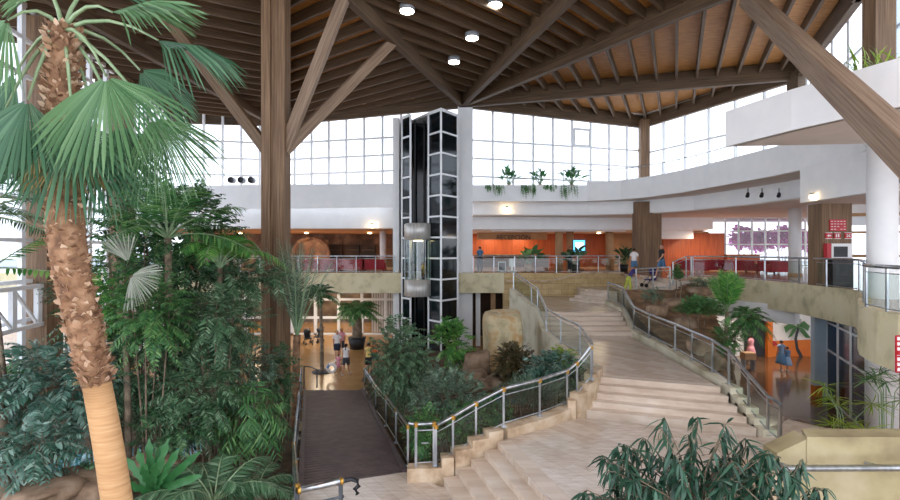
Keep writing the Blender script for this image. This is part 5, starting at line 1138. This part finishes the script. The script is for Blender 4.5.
B('shrub', 'green shrub below the bright upright palm, behind the railing', 'shrub', 730, 336, 17, 16, 17, .5, 110, .45, 9, .14, .035, 'leafmid', base=1.9, ang=35, up=.6, stems=3)
B('shrub', 'purple-grey low bush next to the lime trousers', 'shrub', 652, 294, 22.4, 13, 7, .5, 70, .35, 8, .11, .03, 'leafgrey', base=3.3, stems=3)
B('shrub', 'grey bush under the sloping gallery railing', 'shrub', 704, 282, 24.6, 14, 6, .5, 70, .4, 8, .12, .03, 'leafgrey', base=4.2, stems=3)
B('shrub', 'small green bush right of the grey bush, by the gallery railing', 'shrub', 722, 284, 23.5, 8, 6, .4, 40, .35, 8, .12, .03, 'leafmid', base=4.0, stems=3)
B('cactus_plant', 'narrow upright dark green plant in front of the low steel railing', 'plant', 678, 277, 23.6, 4.5, 14, .25, 60, .35, 6, .14, .04, 'leafmid', base=4.2, up=.7, stems=2)
# umbrella sedge at the lower right
def sedge(label, px, py, Z, R, n, mat='leafbright'):
    SEED[0] += 1; q = np.random.RandomState(SEED[0]); c = W(px, py, Z); t = thing('umbrella_sedge', label, 'plant', (c.x, c.y, .1))
    st = MB(); k_ = 7
    for k in range(k_):
        a = k*2.4; e = c+Vector((R*.75*math.cos(a)*(k/k_), R*.6*math.sin(a), R*q.uniform(-.5, .45)))
        st.tube([(c.x+.05*math.cos(a), c.y+.05*math.sin(a), .1), (c*.6+e*.4)-Vector((0, 0, .3)), e], .012, 5)
        el = q.uniform(-.5, .5, n); az = q.uniform(0, 2*PI, n); D = np.stack([np.cos(az)*np.cos(el), np.sin(az)*np.cos(el), np.sin(el)+.15], 1)
        npmesh('leaf_head', *leaves(np.tile(np.array(e), (n, 1)), D, np.tile([0, -.2, 1.0], (n, 1))+q.normal(0, .2, (n, 3)), R*q.uniform(.4, .7, n), .03, .25), mat, t)
    obj('stem', st, 'petiole', t, True)
sedge('spiky umbrella sedge in front of the dark blue lobby glazing', 846, 408, 13.2, .95, 30, 'yellowleaf')
sedge('second spiky sedge by the lower part of the white round column', 886, 384, 12.6, .75, 26, 'leafmid')
p = W(872, 88, 14.4); flowerpot('spiky yellow-green plant on the right balcony beside the timber post', (p.x-.1, 14.4, 10.05), .3, 1.05, 'tan', 'yellowleaf', 1.3, 70, lw=.03)
p = W(853, 84, 15); flowerpot('smaller green plant on the right balcony, left of the spiky one', (p.x, 15, 10.05), .3, 1.0, 'tan', 'leafmid', 1.0, 60, lw=.04)
for px_, Z_, la in ((528, 35.5, 'green plant in a pot standing behind the reception railing'), (575, 34.6, 'dark leafy potted plant below the blue screen'), (624, 34.5, 'small potted plant at the right end of the reception railing')):
    flowerpot(la, W(px_, 0, Z_).xyz*0+Vector((W(px_, 0, Z_).x, Z_, UF)), .3, .5, 'tan' if px_ == 528 else 'black', 'leafdark' if px_ != 528 else 'leafmid', 1.3, 40)
for i, (px_, la) in enumerate(((742, 'pink flowering shrub outside the hall window, left one'), (762, 'pink flowering shrub outside the hall window, middle one'), (783, 'pink flowering shrub outside the window, nearest the white column'), (803, 'pink flowering shrub outside, between white column and timber column'))):
    B('bougainvillea', la, 'shrub', px_, 236+i % 2*3, 49, 13, 10, 1.2, 170, .9, 8, .26, .2, 'magenta', base=4.8, stems=4)
# --- long-leaved plant in the foreground
def drooper(label, px, py, Z, n, seed, span, h0, fall=70):
    q = np.random.RandomState(seed); t = thing('long_leaved_fig', label, 'plant', (W(px, 0, Z).x, Z, L1))
    st = MB(); base = Vector((W(px, 0, Z).x, Z, L1)); VQ = []
    for k in range(n):
        f = (k+.5)/n-.5+q.uniform(-.06, .06); tip = W(px+f*span, py+abs(f*2)**2*h0+q.uniform(0, 1)**1.5*fall, Z+q.uniform(-.7, .5))
        m1 = base.lerp(tip, .55)+Vector((-(tip.x-base.x)*.2, 0, .2)); top_ = base.lerp(tip, .9)+Vector((0, 0, .12))
        st.tube([base+Vector((f*.3, 0, 0)), m1, top_, tip], [.014, .01, .006, .003], 5)
        m = 17; u = np.linspace(.3, 1, m)
        A = np.array(m1); T = np.array(top_); E_ = np.array(tip)
        pos = np.where(u[:, None] < .7, A+(T-A)*((u-.3)/.4)[:, None], T+(E_-T)*((u-.7)/.3)[:, None])
        az = q.uniform(0, 2*PI, m); D = np.stack([np.cos(az)*.8+np.sign(f)*.2, np.sin(az)*.8, q.normal(-.8, .55, m)], 1)
        VQ.append(leaves(pos, D, np.stack([np.cos(az)*.5, np.sin(az)*.5-.2, np.full(m, .9)], 1)+q.normal(0, .3, (m, 3)), q.uniform(.2, .36, m), q.uniform(.036, .054, m), q.uniform(.15, .6, m)))
    npmesh('foliage', *join(*VQ), 'bamboo', t); obj('stem', st, 'bark', t, True)
drooper('large drooping long-leaved plant in the foreground, bottom right', 692, 412, 7.6, 60, 4, 200, 60, 80)
drooper('smaller drooping long-leaved plant left of the large one, bottom edge', 622, 440, 8.0, 30, 6, 90, 60, 60)
drooper('loose long-leaved plant arching over the near handrail, bottom right', 772, 446, 7.3, 22, 8, 110, 40, 60)
